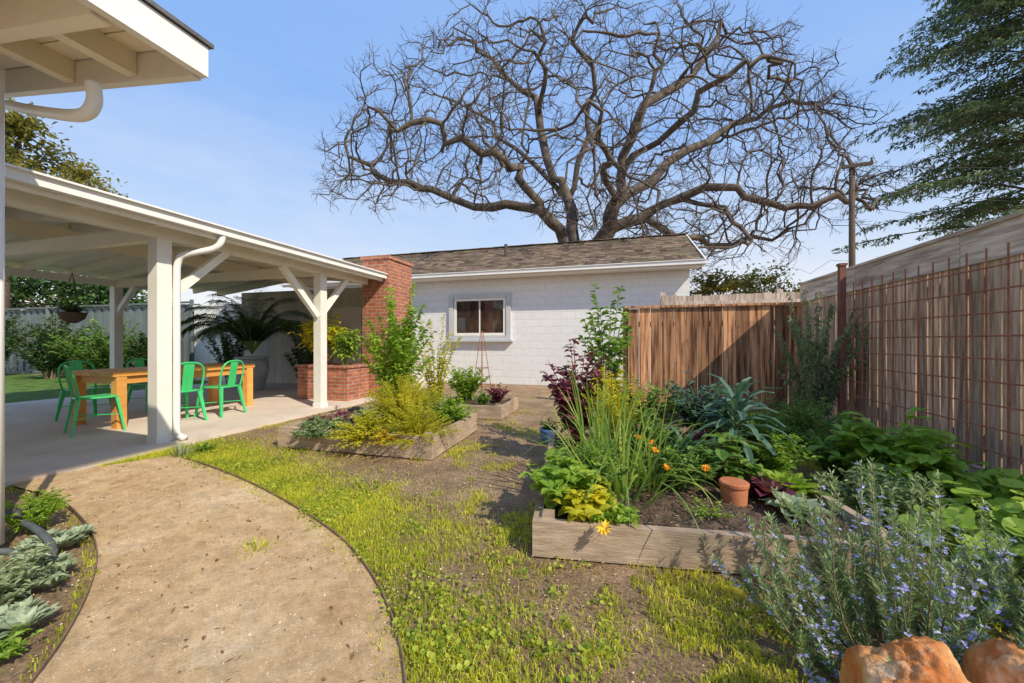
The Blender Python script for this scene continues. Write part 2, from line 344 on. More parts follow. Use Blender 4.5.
def deck(b):
    for x0,x1,y0,y1 in ((-7.85,-4.78,1.64,6.83),(-7.85,-5.4,6.835,8.45),(-11.0,-7.855,1.64,8.45)):
        vs=[(x,yy,pz(x)+.125+t) for x in (x0,x1) for yy in (y0,y1) for t in (0,.03)]
        b.add(vs,[(0,1,3,2),(4,6,7,5),(0,4,5,1),(2,3,7,6),(0,2,6,4),(1,5,7,3)])
part(A,'roof_deck',M['cream'],deck)
part(A,'gutter',M['gutter'],lambda b:(b.box((-4.72,4.23,2.545),(.09,5.2,.09)),b.box((-4.705,4.23,2.595),(.13,5.2,.018))))
part(A,'fascia',M['white'],lambda b:b.box((-4.785,4.23,2.53),(.03,5.2,.16)))
for (a,b2) in (((PX,3.18,1.72),(PX,3.86,2.4)),((PX,5.46,1.65),(PX,4.74,2.4)),((PX,5.62,1.75),(PX,6.2,2.4)),((-5.23,5.54,1.85),(-5.75,5.54,2.38)),((-10.47,5.54,1.85),(-9.95,5.54,2.38))):
    part(A,'knee_brace',M['white'],lambda b:b.seg(a,b2,.08,.09))
part(A,'downspout',M['gutter'],lambda b:b.tube(smoothline([(-4.72,3.5,2.5),(-4.73,3.48,2.40),(-4.80,3.42,2.32),(-4.98,3.25,2.23),(-5.03,3.21,2.13),(-5.035,3.2,1.9),(-5.035,3.2,1.0),(-5.035,3.2,.2),(-5.0,3.2,.1),(-4.9,3.2,.07)],4),.036,10),True)
# ---------------------------------------------------------------- garage
GR=thing('garage','long white block garage with brown shingle roof behind the garden','garage',(-4.4,10.2,0))
part(GR,'wall',M['wallwhite'],lambda b:b.box((-4.4,12.6,1.5),(12.0,4.8,3.0)))
for x in (-10.38,1.58):
    part(GR,'gable_wall',M['wallwhite'],lambda b:b.add([(x-.02,10.2,3.0),(x-.02,15,3.0),(x-.02,12.6,4.25),(x+.02,10.2,3.0),(x+.02,15,3.0),(x+.02,12.6,4.25)],[(0,1,2),(3,5,4),(0,2,5,3),(1,4,5,2)]))
def shingles(b):
    e=Vector((0,9.78,3.07)); rd=Vector((0,12.6,4.42)); sl=(rd-e); Ls=sl.length; t=sl.normalized(); nn=Vector((0,-t.z,t.y)); R=Matrix.Rotation(math.atan2(t.z,t.y),3,'X')
    b.box((-4.36,(9.78+12.6)/2,(3.07+4.42)/2),(12.42,Ls,.03),R,.2)
    b.box((-4.36,15.42-1.41,3.745),(12.42,Ls,.04),Matrix.Rotation(-math.atan2(t.z,t.y),3,'X'),.5)
    rows=18; ex=Ls/rows
    for k in range(rows):
        x=-10.6-U(0,.2)
        while x<1.85:
            w=U(.13,.3); x1=min(x+w,1.87); c0=e+t*(ex*(k+.55)+U(-.012,.012))+nn*(.028+U(0,.008))
            b.box((max(x,-10.58)/2+x1/2,c0.y,c0.z),(x1-max(x,-10.58)-.006,ex*1.25,.012),Matrix.Rotation(math.atan2(t.z,t.y)-.05,3,'X')); x+=w
    for k in range(50): b.box((-10.45+k*.25,12.6,4.47+U(0,.01)),(.24,.2,.02))
part(GR,'roof',M['shingle'],shingles)
part(GR,'soffit',M['white'],lambda b:b.box((-4.36,9.98,2.985),(12.3,.4,.02)))
part(GR,'fascia',M['white'],lambda b:b.box((-4.36,9.77,3.02),(12.42,.03,.14)))
part(GR,'gutter',M['gutter'],lambda b:(b.box((-4.36,9.70,3.05),(12.46,.1,.09)),b.box((-4.36,9.69,3.10),(12.46,.13,.016))))
part(GR,'rake_board',M['white'],lambda b:b.seg((1.87,9.74,3.05),(1.87,12.6,4.40),.03,.16))
def win(b):
    x0,x1,z0,z1=-4.84,-2.98,1.25,2.56
    for c,d in (((x0+.06,10.165,(z0+z1)/2),(.13,.08,z1-z0)),((x1-.06,10.165,(z0+z1)/2),(.13,.08,z1-z0)),(((x0+x1)/2,10.165,z1-.06),(x1-x0-.262,.08,.13)),(((x0+x1)/2,10.165,z0+.06),(x1-x0-.262,.08,.13))): b.box(c,d)
wd=part(GR,'window',M['frame'],win)
part(wd,'sill',M['frame'],lambda b:b.box((-3.91,10.13,1.22),(2.0,.16,.05)))
part(wd,'sash',M['white'],lambda b:[b.box(c,d) for c,d in (((-4.66,10.178,1.905),(.07,.05,1.06)),((-3.16,10.178,1.905),(.07,.05,1.06)),((-3.91,10.178,2.4),(1.43,.05,.07)),((-3.91,10.178,1.41),(1.43,.05,.07)),((-3.91,10.178,1.905),(.028,.03,.915)))])
part(wd,'pane',M['glass'],lambda b:(b.box((-4.28,10.19,1.9),(.69,.012,.92)),b.box((-3.54,10.19,1.9),(.69,.012,.92))))
part(GR,'vent_pipe',M['dark'],lambda b:b.tube([(-3.5,11.4,3.7),(-3.5,11.4,4.25)],.05,8))
# ---------------------------------------------------------------- brick chimney and bench
K=thing('brick_chimney','red brick barbecue chimney rising past the end of patio roof','chimney',(-4.97,7.3,0))
part(K,'stack',M['brick'],lambda b:b.box((-4.97,7.31,1.46),(.64,.9,2.92)),)
part(K,'cap',M['brick'],lambda b:(b.box((-4.97,7.31,2.955),(.70,.96,.07))))
BB=thing('brick_planter','low red brick block under potted plants at patio edge','brick wall',(-5.7,6.5,0))
part(BB,'wall',M['brick'],lambda b:b.box((-5.72,6.52,.34),(1.2,.66,.68)))
part(BB,'coping',M['brick'],lambda b:b.box((-5.72,6.52,.705),(1.26,.72,.05)))
# ---------------------------------------------------------------- fences
def vboards(b,p0,p1,h0,h1,w,th,gap=.006,jit=.015):
    p0=Vector(p0);p1=Vector(p1);d=(p1-p0);L=d.length;d.normalize();ang=math.atan2(d.y,d.x);R=Matrix.Rotation(ang,3,'Z');nb=max(1,int(L/w))
    ww=L/nb
    for i in range(nb):
        c=p0+d*(ww*(i+.5)); top=h1+U(-jit,jit)
        b.box((c.x,c.y,(h0+top)/2),(ww-gap,th+U(0,.008),top-h0),R@Matrix.Rotation(U(-.004,.004),3,'Y'))
FR=thing('wooden_fence','tall weathered board fence with horizontal top board along right side','fence',(2.72,4.8,0))
part(FR,'board_panel',M['fenceold'],lambda b:vboards(b,(2.74,2.6,0),(2.74,7.05,0),.2,1.86,.14,.02,.013))
part(FR,'top_board',M['fencetop'],lambda b:[b.box((2.722,2.6+ (i+.5)*1.483,1.955),(.03,1.475,.27)) for i in range(3)])
part(FR,'cap_board',M['fencetop'],lambda b:b.box((2.75,4.82,2.105),(.12,4.46,.03)))
part(FR,'kick_board',M['fencetop'],lambda b:b.box((2.718,4.82,.11),(.04,4.45,.2)))
for y in (2.65,4.8,7.0): part(FR,'post',M['fenceold'],lambda b:b.box((2.815,y,1.05),(.09,.09,2.1)))
for z in (.45,1.7): part(FR,'rail',M['fenceold'],lambda b:b.box((2.79,4.82,z),(.05,4.4,.09)))
FB=thing('wooden_fence','brown wooden plank fence panel standing across the back of the garden','fence',(1.4,7.0,0))
part(FB,'board_panel',M['fencenew'],lambda b:vboards(b,(.1,7.0,0),(2.715,7.0,0),.02,1.77,.175,.022,.010,.006))
part(FB,'cap_board',M['fencenew'],lambda b:b.box((1.38,7.0,1.80),(2.66,.12,.035)))
for x in (.06,1.35): part(FB,'post',M['fencenew'],lambda b:b.box((x,7.07,.9),(.09,.09,1.8)))
part(FB,'rail',M['fencenew'],lambda b:b.box((1.38,7.04,1.5),(2.5,.04,.09)))
FG=thing('wooden_fence','old grey board fence peeking up behind the brown fence panel','fence',(3,8.2,0))
part(FG,'board_panel',M['fencegrey'],lambda b:vboards(b,(.75,8.2,0),(7,8.6,0),.02,2.12,.15,.02,.006,.02))
part(FG,'rail',M['fencegrey'],lambda b:b.seg((.75,8.16,1.95),(7,8.56,1.95),.04,.09))
for x in (.8,2.9,5): part(FG,'post',M['fencegrey'],lambda b:b.box((x,8.27+x*.06,1.1),(.1,.1,2.2)))
SP=thing('steel_post','rust brown post with cap at far end of the wire trellis','post',(2.52,5.45,0))
part(SP,'shaft',M['rustpost'],lambda b:b.box((2.52,5.45,1.05),(.06,.06,2.1)))
part(SP,'cap',M['rustpost'],lambda b:b.box((2.52,5.45,2.115),(.08,.08,.03)))
TR=thing('wire_trellis','rusty square wire mesh trellis standing in front of right fence','trellis',(2.52,4.2,0))
def grid(b):
    y=2.3
    while y<5.42: b.tube([(2.55,y,.1),(2.55,y,1.88)],.0065,5); y+=.165
    z=.25
    while z<1.9: b.tube([(2.540,2.3,z),(2.540,5.4,z)],.0065,5); z+=.165
part(TR,'wire_mesh',M['rust'],grid)
part(TR,'stake',M['rust'],lambda b:b.tube([(2.57,2.3,0),(2.57,2.3,1.95)],.012,6))
BW=thing('back_wall','cream board wall with a pale door at the back under the patio roof','wall',(-8,8.5,0))
part(BW,'board_panel',M['backwall'],lambda b:vboards(b,(-10.7,8.5,0),(-5.5,8.5,0),.02,2.62,.2,.03,.005,0))
dr=part(BW,'door',M['doorbeige'],lambda b:(b.box((-7.0,8.455,1.06),(.86,.04,2.1)),b.box((-7.0,8.43,1.55),(.6,.02,.75)),b.box((-7.0,8.43,.6),(.6,.02,.75))))
part(dr,'handle',M['dark'],lambda b:b.tube([(-6.66,8.44,1.0),(-6.66,8.38,1.0)],.03,8))
FW=thing('white_fence','white painted board fence between the lawn and the cream back wall','fence',(-12,8.5,0))
part(FW,'board_panel',M['white'],lambda b:vboards(b,(-12.6,8.5,0),(-10.72,8.5,0),.02,2.25,.2,.03,.006,0))
part(FW,'cap_board',M['white'],lambda b:b.box((-11.66,8.49,2.28),(1.87,.1,.05)))
FM=thing('metal_fence','grey corrugated metal fence beyond the lawn at left','fence',(-20,8.6,0))
def corr(b):
    x=-40
    while x<-12.7: b.box((x+.1,8.62+(.03 if int(x*5)%2 else 0),1.2),(.2,.03,2.35)); x+=.2
part(FM,'panel',M['metalfence'],corr)
for x in (-36,-32,-28,-24,-20,-16.2,-12.8): part(FM,'post',M['metalfence'],lambda b:b.box((x,8.55,1.25),(.07,.07,2.5)))
part(FM,'top_rail',M['metalfence'],lambda b:b.box((-26.3,8.55,2.42),(27,.05,.06)))
# ---------------------------------------------------------------- raised beds
BEDS=((-2.83,4.12,1.92,1.3,.23,.03),(.31,3.27,1.88,2.12,.195,.13),(-2.35,6.05,1.15,.95,.2,0))
def raised_bed(label,cx,cy,lx,ly,h,ang,group='wooden raised garden beds'):
    r=thing('raised_bed',label,'raised bed',(cx,cy,0),group); R=Matrix.Rotation(ang,3,'Z'); c0=Vector((cx,cy,0)); t=.05
    for (x,y,dx,dy) in ((0,-ly/2,lx,t),(0,ly/2,lx,t),(-lx/2+t/2+.001,0,t,ly-t-.004),(lx/2-t/2-.001,0,t,ly-t-.004)):
        part(r,'side_board',M['bedwood'],lambda b:b.box(c0+R@Vector((x,y,h/2)),(dx,dy,h),R))
    for sx in (-1,1):
        for sy in (-1,1): part(r,'corner_post',M['bedwood'],lambda b:b.box(c0+R@Vector((sx*(lx/2-.085),sy*(ly/2-.06),h/2+.012)),(.07,.07,h+.02),R))
    def hs(q): return h-.05+.035*noise.noise((q.x*4,q.y*4,1))+.02*noise.noise((q.x*15,q.y*15,1))
    def soil(b):
        nxx,nyy=36,36; vs=[]
        for j in range(nyy+1):
            for i in range(nxx+1):
                x=(i/nxx-.5)*(lx-2*t-.002); y=(j/nyy-.5)*(ly-t-.01); q=c0+R@Vector((x,y,0))
                vs.append((q.x,q.y,hs(q)))
        b.add(vs,[(j*(nxx+1)+i,j*(nxx+1)+i+1,(j+1)*(nxx+1)+i+1,(j+1)*(nxx+1)+i) for j in range(nyy) for i in range(nxx)],.35)
        for k in range(int(1500*lx*ly)):
            q=c0+R@Vector((U(-.47,.47)*lx,U(-.47,.47)*ly,0)); q.z=hs(q)+U(0,.012)
            b.leaf(q,Vector((U(-1,1),U(-1,1),U(-.2,.4))),U(.012,.04),U(.006,.014),.1,.1)
    part(r,'soil',M['soil'],soil)
    return r
for bd,lab in zip(BEDS,('wooden raised bed left of centre full of yellow green herbs','large wooden raised bed in right foreground holding leeks and a clay pot','small wooden raised bed near the garage with a wire cone')): raised_bed(lab,*bd)
# ---------------------------------------------------------------- table and chairs
T=thing('dining_table','orange brown wooden dining table with square legs under the patio roof','table',(-6.88,4.3,.04))
def ttop(b):
    for i in range(6): b.box((-7.36+.08+i*.16,4.33,.765),(.157,2.0,.06))
part(T,'tabletop',M['tablewood'],ttop)
for x in (-7.3,-6.46):
    for y in (3.42,5.24): part(T,'leg',M['tablewood'],lambda b:b.box((x,y,.385),(.11,.11,.69)))
for x in (-7.3,-6.46): part(T,'apron',M['tablewood'],lambda b:b.box((x,4.33,.68),(.03,1.7,.1)))
for y in (3.42,5.24): part(T,'apron',M['tablewood'],lambda b:b.box((-6.88,y,.68),(.72,.03,.1)))
CR=thing('metal_chair','green metal chair at the near end of the table, its back to the garden path','chair',(0,0,0),'green metal chairs around the patio table')
def seat(b):
    prof=[(.17,.435),(.2,.44),(.205,.452),(.195,.462),(.12,.455),(.001,.452)]
    n=24; vs=[]
    for a,z in prof:
        for j in range(n):
            q=2*PI*j/n; k=(abs(math.cos(q))**5+abs(math.sin(q))**5)**(-1/5); vs.append((a*k*math.cos(q)*.95,a*k*math.sin(q)*.95,z))
    b.add(vs,[(i*n+j,i*n+(j+1)%n,(i+1)*n+(j+1)%n,(i+1)*n+j) for i in range(len(prof)-1) for j in range(n)])
part(CR,'seat',M['green'],seat,True)
for sx in (-1,1):
    for sy in (-1,1): part(CR,'leg',M['green'],lambda b:b.seg((sx*.165,sy*.165,.44),(sx*.22,sy*.23,0),.05,.03,.028,.02))
part(CR,'back_frame',M['green'],lambda b:b.tube(smoothline([(-.18,-.16,.44),(-.2,-.19,.6),(-.19,-.22,.76),(-.12,-.24,.84),(0,-.245,.86),(.12,-.24,.84),(.19,-.22,.76),(.2,-.19,.6),(.18,-.16,.44)],5),.013,8),True)
part(CR,'back_slat',M['green'],lambda b:(b.seg((0,-.175,.45),(0,-.242,.85),.13,.006),b.seg((0,-.18,.47),(0,-.238,.83),.03,.014)))
part(CR,'stretcher',M['green'],lambda b:(b.seg((-.19,-.19,.22),(.19,.19,.22),.016,.01),b.seg((-.19,.19,.205),(.19,-.19,.205),.016,.01)))
CR.location=(-6.5,3.2,.04); CR.rotation_euler.z=-.3
for (x,y,rz,lab) in ((-6.12,3.92,PI/2-.1,'green metal chair on garden side of the table, partly behind the front post'),(-6.1,4.5,PI/2+.15,'green metal chair on garden side of the table, second from the near end'),
      (-7.72,3.7,-PI/2,'green metal chair on far side of the table, nearer the lawn fence'),(-7.7,4.5,-PI/2+.1,'green metal chair on far side of the table, nearer the palm pot')):
    c=copy_tree(CR); c.location=(x,y,.04); c.rotation_euler.z=rz; c['label']=lab
# ---------------------------------------------------------------- plants
def bez(a,b,c,t): return a*(1-t)**2+b*2*t*(1-t)+c*t*t
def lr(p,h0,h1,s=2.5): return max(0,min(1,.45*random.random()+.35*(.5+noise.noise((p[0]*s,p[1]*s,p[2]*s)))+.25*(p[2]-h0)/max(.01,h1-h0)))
def plant(name,label,cat,loc,h,r,ns,lps,L,Wd,mat,t0=.2,big=False,droop=.3,up=.3,sr=.006,smat='stem',flower=None,group=None,top=.35,drp=.5,lean=(0,0),wave=.06,ctlz=.65):
    loc=Vector(loc); root=thing(name,label,cat,loc,group); fo=MB(); sm=MB(); tips=[]
    for i in range(ns):
        an=U(0,2*PI); rr=r*math.sqrt(random.random()); cx,sy=math.cos(an),math.sin(an)
        hh=h*U(.62,1)*(1-top*(rr/r)**2)
        b0=loc+Vector((cx,sy,0))*rr*.12
        tip=loc+Vector((cx*rr+lean[0],sy*rr+lean[1],hh)); ctl=loc+Vector((cx*rr*.3,sy*rr*.3,hh*ctlz)); tips.append(tip)
        sm.tube([bez(b0,ctl,tip,t) for t in (0,.25,.5,.75,1)],[sr,sr*.85,sr*.7,sr*.5,sr*.25],4)
        for j in range(lps):
            t=t0+(1-t0)*random.random(); p=bez(b0,ctl,tip,t); a2=an+U(-2.2,2.2) if random.random()<.6 else U(0,2*PI)
            d=Vector((math.cos(a2),math.sin(a2),up+U(-.4,.5))); s=U(.6,1.2)*(1.1-.35*t)
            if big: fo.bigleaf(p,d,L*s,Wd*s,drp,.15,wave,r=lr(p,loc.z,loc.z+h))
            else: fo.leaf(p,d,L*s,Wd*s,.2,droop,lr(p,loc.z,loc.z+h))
    fo.build('foliage',M[mat],root); sm.build('stem',M[smat],root)
    if flower:
        fm,nf,fs=flower; tips.sort(key=lambda q:q.y-q.z)
        for q in range(nf):
            fl=MB(); tp=tips[q*3]; p=tp+Vector((U(-1,1),U(-1,1),U(-.2,.4)))*fs*.8
            nn=Vector((U(-.4,.4),-.5,.8)).normalized(); x=nn.orthogonal().normalized(); y2=nn.cross(x)
            for k in range(11):
                q2=2*PI*k/11; fl.leaf(p,x*math.cos(q2)+y2*math.sin(q2)+nn*.25,fs,fs*.5,.1,.05)
            fl.build('flower',M[fm],root)
    return root
def strap(name,label,cat,loc,n,L,w,mat,spread=.5,droop=.6,r0=.05,group=None,k=6):
    loc=Vector(loc); root=thing(name,label,cat,loc,group); b=MB()
    for i in range(n):
        a=U(0,2*PI); q=U(.05,1)*spread; p=loc+Vector((math.cos(a),math.sin(a),0))*r0*random.random()
        b.blade(p,Vector((math.cos(a)*q,math.sin(a)*q,1)),L*U(.5,1.05),w*U(.7,1.1),droop*U(.1,1.6),k,lr(p,0,1)*.5+.55*random.random())
    b.build('foliage',M[mat],root); return root
def rosette(name,label,cat,loc,R,n,mat,L,Wd,tilt=(.2,1.4),droop=.2,cup=.2,group=None,heads=1,wave=.0,prof=(.35,.8,1,.7,.04)):
    loc=Vector(loc); root=thing(name,label,cat,loc,group); b=MB()
    for hd in range(heads):
        c=loc if heads==1 else loc+Vector((U(-1,1)*R,U(-1,1)*R,U(0,.04)))
        k_=1 if heads==1 else U(.6,1.15)
        for i in range(n):
            a=i*2.4+U(-.2,.2); t=i/n; el=tilt[0]+(tilt[1]-tilt[0])*(1-t)
            p=c+Vector((math.cos(a),math.sin(a),0))*.015
            b.bigleaf(p,Vector((math.cos(a)*math.cos(el),math.sin(a)*math.cos(el),math.sin(el))),k_*L*(.5+.5*t)*U(.85,1.1),k_*Wd*(.6+.4*t),droop,cup,wave,prof,r=.35*random.random()+.5*(1-t)+.1)
    b.build('foliage',M[mat],root); return root
def tuft(name,label,cat,loc,stemh,n,L,Wd,mat,droop=1.2,wave=.06,smat='stem',prof=(.15,.7,1,.9,.4),group=None):
    loc=Vector(loc); root=thing(name,label,cat,loc,group); b=MB(); s=MB()
    s.tube([loc,loc+Z*stemh*.5,loc+Z*stemh],[.018,.015,.012],6)
    for i in range(n):
        a=i*2.4; t=i/n; p=loc+Z*(stemh*(.5+.5*(1-t))); el=1.35*(1-t)+.2*t
        b.bigleaf(p,Vector((math.cos(a)*math.cos(el),math.sin(a)*math.cos(el),math.sin(el))),L*U(.8,1.1),Wd*U(.8,1.1),droop,.2,wave,prof,r=lr(p,loc.z,loc.z+stemh+L))
    b.build('foliage',M[mat],root); s.build('stem',M[smat],root); return root
ZB=.15
# left raised bed
plant('fennel_plant','tall feathery yellow green herb filling the middle of left raised bed','plant',(-2.45,3.95,ZB),.70,.48,110,90,.045,.009,'l_yellow',sr=.004,up=.6)
plant('fennel_plant','feathery yellow herb spilling over front right of left raised bed','plant',(-2.1,3.62,ZB),.48,.50,110,72,.042,.009,'l_yellow',sr=.004,up=.4,top=.9)
plant('fennel_plant','feathery yellow green herb at back of left raised bed below the bean vine','plant',(-2.75,4.35,ZB),.74,.52,84,84,.05,.013,'l_yellow',sr=.004,up=.5,top=.5)
plant('herb_plant','low yellow green mound at front of left raised bed','plant',(-2.66,3.5,ZB),.36,.44,90,44,.05,.018,'l_yellow',sr=.004,top=.95)
plant('golden_plant','golden yellow leaves hanging over front board of left raised bed','plant',(-2.4,3.48,ZB),.20,.30,26,10,.06,.03,'l_gold',sr=.003,top=.9)
plant('herb_plant','green leafy mound at right end of left raised bed','plant',(-2.1,4.4,ZB),.42,.34,46,34,.065,.032,'l_bright',sr=.004,top=.5)
plant('climbing_plant','tall leafy bean vine standing before the brick chimney','vine',(-2.95,4.5,ZB),1.95,.52,38,110,.10,.055,'l_bright',t0=.06,sr=.006,up=.2,top=.35,lean=(.06,0))
plant('climbing_plant','thin yellowish tall vine to the right of the bean vine','vine',(-2.75,5.3,ZB),1.55,.42,18,70,.07,.038,'l_yellow',t0=.1,sr=.005,top=.3)
rosette('succulent_plant','dark purple rosettes at left end of left raised bed','succulent',(-3.45,3.95,ZB+.05),.2,13,'l_purple',.14,.06,heads=9)
rosette('succulent_plant','grey green rosettes behind the purple rosettes in left raised bed','succulent',(-3.1,4.2,ZB+.07),.2,14,'l_grey',.2,.06,heads=8)
plant('artichoke_plant','grey green leafy mound hanging over left front board of left raised bed','plant',(-3.2,3.5,ZB),.27,.34,70,30,.07,.03,'l_vine',sr=.004,top=.9)
# back raised bed
plant('leafy_bush','round green leafy bush in the small raised bed','plant',(-2.55,6.0,ZB),.72,.4,48,44,.08,.04,'l_bright',sr=.005)
plant('leafy_bush','reddish leafy plant at right end of the small raised bed','plant',(-2.05,6.2,ZB),.36,.22,24,20,.07,.045,'l_purple',smat='stemr',sr=.005)
plant('leafy_bush','small dark green plant at front of the small raised bed','plant',(-2.15,5.8,ZB),.28,.2,20,20,.06,.035,'l_mid',sr=.005)
CN=thing('wire_cone','thin rusty wire plant cone standing in the small raised bed','plant support',(-2.3,6.1,ZB))
def cone(b):
    for k in range(4):
        q=k*PI/2+.4; b.tube([Vector((-2.3+.2*math.cos(q),6.1+.2*math.sin(q),ZB-.05)),Vector((-2.3+.015*math.cos(q),6.1+.015*math.sin(q),1.38))],.006,5)
part(CN,'leg_wires',M['rust'],cone)
for z in (.45,.75,1.05):
    R0=.2*(1-(z-ZB)/1.25)+.012
    part(CN,'ring',M['rust'],lambda b:b.tube([Vector((-2.3+R0*math.cos(q*PI/8),6.1+R0*math.sin(q*PI/8),z)) for q in range(17)],.005,5))
# right raised bed
strap('leek_plant','big clump of long arching leek leaves in front of right raised bed','leek',(.0,2.75,ZB),76,.95,.022,'l_leek',1.0,1.7,.28,k=8)
strap('leek_plant','clump of upright leek leaves behind the big arching clump','leek',(-.18,3.1,ZB),50,1.0,.022,'l_leek',.7,1.3,.24,k=8)
strap('leek_plant','thin yellowing leek clump at right of the big leek clump','leek',(.2,3.0,ZB),44,.85,.018,'l_leek',1.1,1.8,.2,k=8)
plant('herb_plant','yellow green herb behind the leek clumps','plant',(-.05,3.6,ZB),.88,.36,58,66,.055,.02,'l_yellow',sr=.004,up=.6)
plant('herb_plant','green feathery herb among the front leek leaves','plant',(-.15,2.65,ZB),.42,.3,40,40,.055,.02,'l_mid',sr=.004,up=.6)
plant('squash_plant','broad green leaves at front left corner of right raised bed','plant',(-.38,2.42,ZB),.36,.30,40,9,.11,.085,'l_bright',big=True,drp=.6)
plant('squash_plant','yellowish broad leaves over the front board left of the flower','plant',(-.22,2.3,ZB),.22,.24,22,8,.10,.07,'l_yellow',big=True,drp=.8)
plant('calendula_plant','leafy plant with yellow orange flower at front board of right raised bed','flower',(-.10,2.26,ZB-.04),.20,.22,30,12,.08,.04,'l_bright',flower=('f_yellow',1,.05))
plant('calendula_plant','orange flowers on low foliage left of the clay pot','flower',(.40,2.90,ZB),.36,.24,34,22,.075,.03,'l_mid',flower=('f_orange',3,.034))
plant('calendula_plant','orange flowers among leaves in middle of right raised bed','flower',(.25,3.3,ZB),.52,.28,36,24,.08,.035,'l_mid',flower=('f_orange',2,.035))
plant('burgundy_kale','tall burgundy leaved kale at back left of right raised bed','kale',(-.42,3.75,ZB),1.1,.38,28,34,.11,.075,'l_purple',big=True,smat='stemr',drp=.7,sr=.008,wave=.12)
plant('tall_leafy_plant','tall slim dark green plant rising above the burgundy kale','plant',(-.16,4.2,ZB),1.75,.3,14,60,.12,.055,'l_mid',t0=.2,sr=.008,top=.1,up=.5)
rosette('lettuce_plant','dark red lettuce head at middle of right raised bed','lettuce',(.28,3.72,ZB+.06),.2,32,'l_purple',.38,.17,(.4,1.4),.5,.2,wave=.14)
rosette('lettuce_plant','dark red lettuce head to right of the other red lettuce','lettuce',(.60,3.75,ZB+.06),.2,32,'l_purple',.38,.18,(.4,1.4),.5,.2,wave=.14)
rosette('lettuce_plant','green lettuce head between the red lettuces and the dark kale','lettuce',(.52,3.42,ZB),.2,28,'l_bright',.26,.15,(.3,1.4),.5,.2,wave=.14)
rosette('lettuce_plant','bright green lettuce head near right end of right raised bed','lettuce',(1.08,3.05,ZB),.2,28,'l_bright',.28,.15,(.3,1.4),.5,.2,wave=.14)
rosette('lettuce_plant','grey green lettuce head at right end of bed behind the rosemary','lettuce',(1.0,2.68,ZB),.2,24,'l_grey',.20,.11,(.3,1.4),.5,.2,wave=.12)
rosette('lettuce_plant','dark red lettuce head just right of the clay pot','lettuce',(.95,2.95,ZB),.2,26,'l_purple',.24,.12,(.3,1.4),.5,.2,wave=.14)
plant('seedling_patch','small green seedlings on the bare soil in front of the clay pot','seedlings',(.50,2.52,ZB),.10,.2,22,7,.03,.016,'l_bright',sr=.002)
plant('chard_plant','broad leaved chard with red stems behind the clay pot','chard',(.70,3.12,ZB),.40,.24,22,8,.15,.09,'l_mid',big=True,smat='stemr',drp=.8,wave=.12)
plant('leafy_bush','blue green leafy bush at back of right raised bed','plant',(.78,4.12,ZB),.82,.46,50,32,.10,.045,'l_blue',big=True,sr=.006)
plant('leafy_bush','dark green leafy bush at back of right raised bed, nearest the brown fence','plant',(.2,4.15,ZB),.70,.38,40,32,.10,.045,'l_mid',big=True,sr=.006)
tuft('kale_plant','dark blue green long leaved kale in right part of raised bed','kale',(.88,3.42,ZB),.48,40,.40,.06,'l_blue',1.5,.1)
tuft('kale_plant','smaller dark kale left of the red stemmed chard','kale',(.46,3.18,ZB),.2,24,.24,.055,'l_blue',1.3,.1)
plant('leafy_bush','green bushy herb at right back corner of raised bed','plant',(1.12,3.8,ZB),.54,.36,56,42,.06,.025,'l_mid')
plant('leafy_bush','yellow green bushy herb beside the kale at right of bed','plant',(1.14,3.36,ZB),.40,.26,40,36,.05,.022,'l_bright')
OP=thing('clay_pot','small round terracotta pot with lid set in bed soil','pot',(.70,2.78,ZB-.01))
pl_=Vector((.70,2.78,ZB-.01))
part(OP,'body',M['terracotta'],lambda b:b.lathe([(.072,0),(.076,.02),(.080,.115),(.079,.12)],pl_,28),True)
part(OP,'lid',M['terracotta'],lambda b:b.lathe([(.085,.121),(.088,.128),(.088,.146),(.080,.152),(.03,.154)],pl_,28),False)
bp=G(549,443)
BK=thing('blue_pot','small blue glazed pot on the ground left of right raised bed','pot',bp)
part(BK,'body',M['blue'],lambda b:b.lathe([(.07,0),(.09,.03),(.11,.14),(.115,.17),(.10,.17),(.09,.08),(.02,.05)],bp,24),True)
plant('herb_plant','small dark leafy plant growing in the blue pot','plant',bp+Z*.08,.22,.12,12,12,.06,.03,'l_dark')
# plants along the right fence
plant('fence_vine','dusty green climbing shrub covering the far end of right fence','vine',(2.3,5.6,0),2.0,.55,40,100,.06,.026,'l_vine',t0=.25,smat='stemb',sr=.008,top=.3,droop=.7,up=-.1)
plant('fence_shrub','dense small leaved shrub at foot of the fence vine','shrub',(1.8,4.75,0),.72,.48,60,56,.055,.026,'l_mid',smat='stemb')
plant('fence_shrub','mid green mounded shrub between raised bed and right fence','shrub',(1.8,4.0,0),.62,.44,60,48,.06,.032,'l_mid')
plant('comfrey_plant','bright green broad leaved plant in front of the wire trellis','plant',(1.95,3.55,0),.70,.44,40,12,.18,.10,'l_bright',big=True,drp=.8)
plant('chard_plant','broad leaved green plant along the fence right of the bright plant','plant',(2.28,3.25,0),.42,.34,30,9,.17,.10,'l_bright',big=True,drp=.9,wave=.1)
plant('sage_plant','low grey green plant beside the bright broad leaved plant','plant',(1.6,3.0,0),.42,.38,60,34,.065,.026,'l_vine')
def round_leaf(label,loc,n,R,h,lf):
    loc=Vector(loc); root=thing('nasturtium_plant',label,'plant',loc); b=MB(); s=MB()
    for i in range(n):
        a=U(0,2*PI); q=R*math.sqrt(random.random()); p=loc+Vector((math.cos(a)*q,math.sin(a)*q,h*U(.3,1)))
        s.tube([loc+Vector((math.cos(a)*q*.3,math.sin(a)*q*.3,0)),(loc+p)/2+Z*.04,p],.003,4); b.disc(p,Vector((U(-.7,.3),U(-.9,.2),1)),lf*U(.5,1.2),10,lr(p,0,h))
    b.build('foliage',M['l_bright'],root); s.build('stem',M['stem'],root)
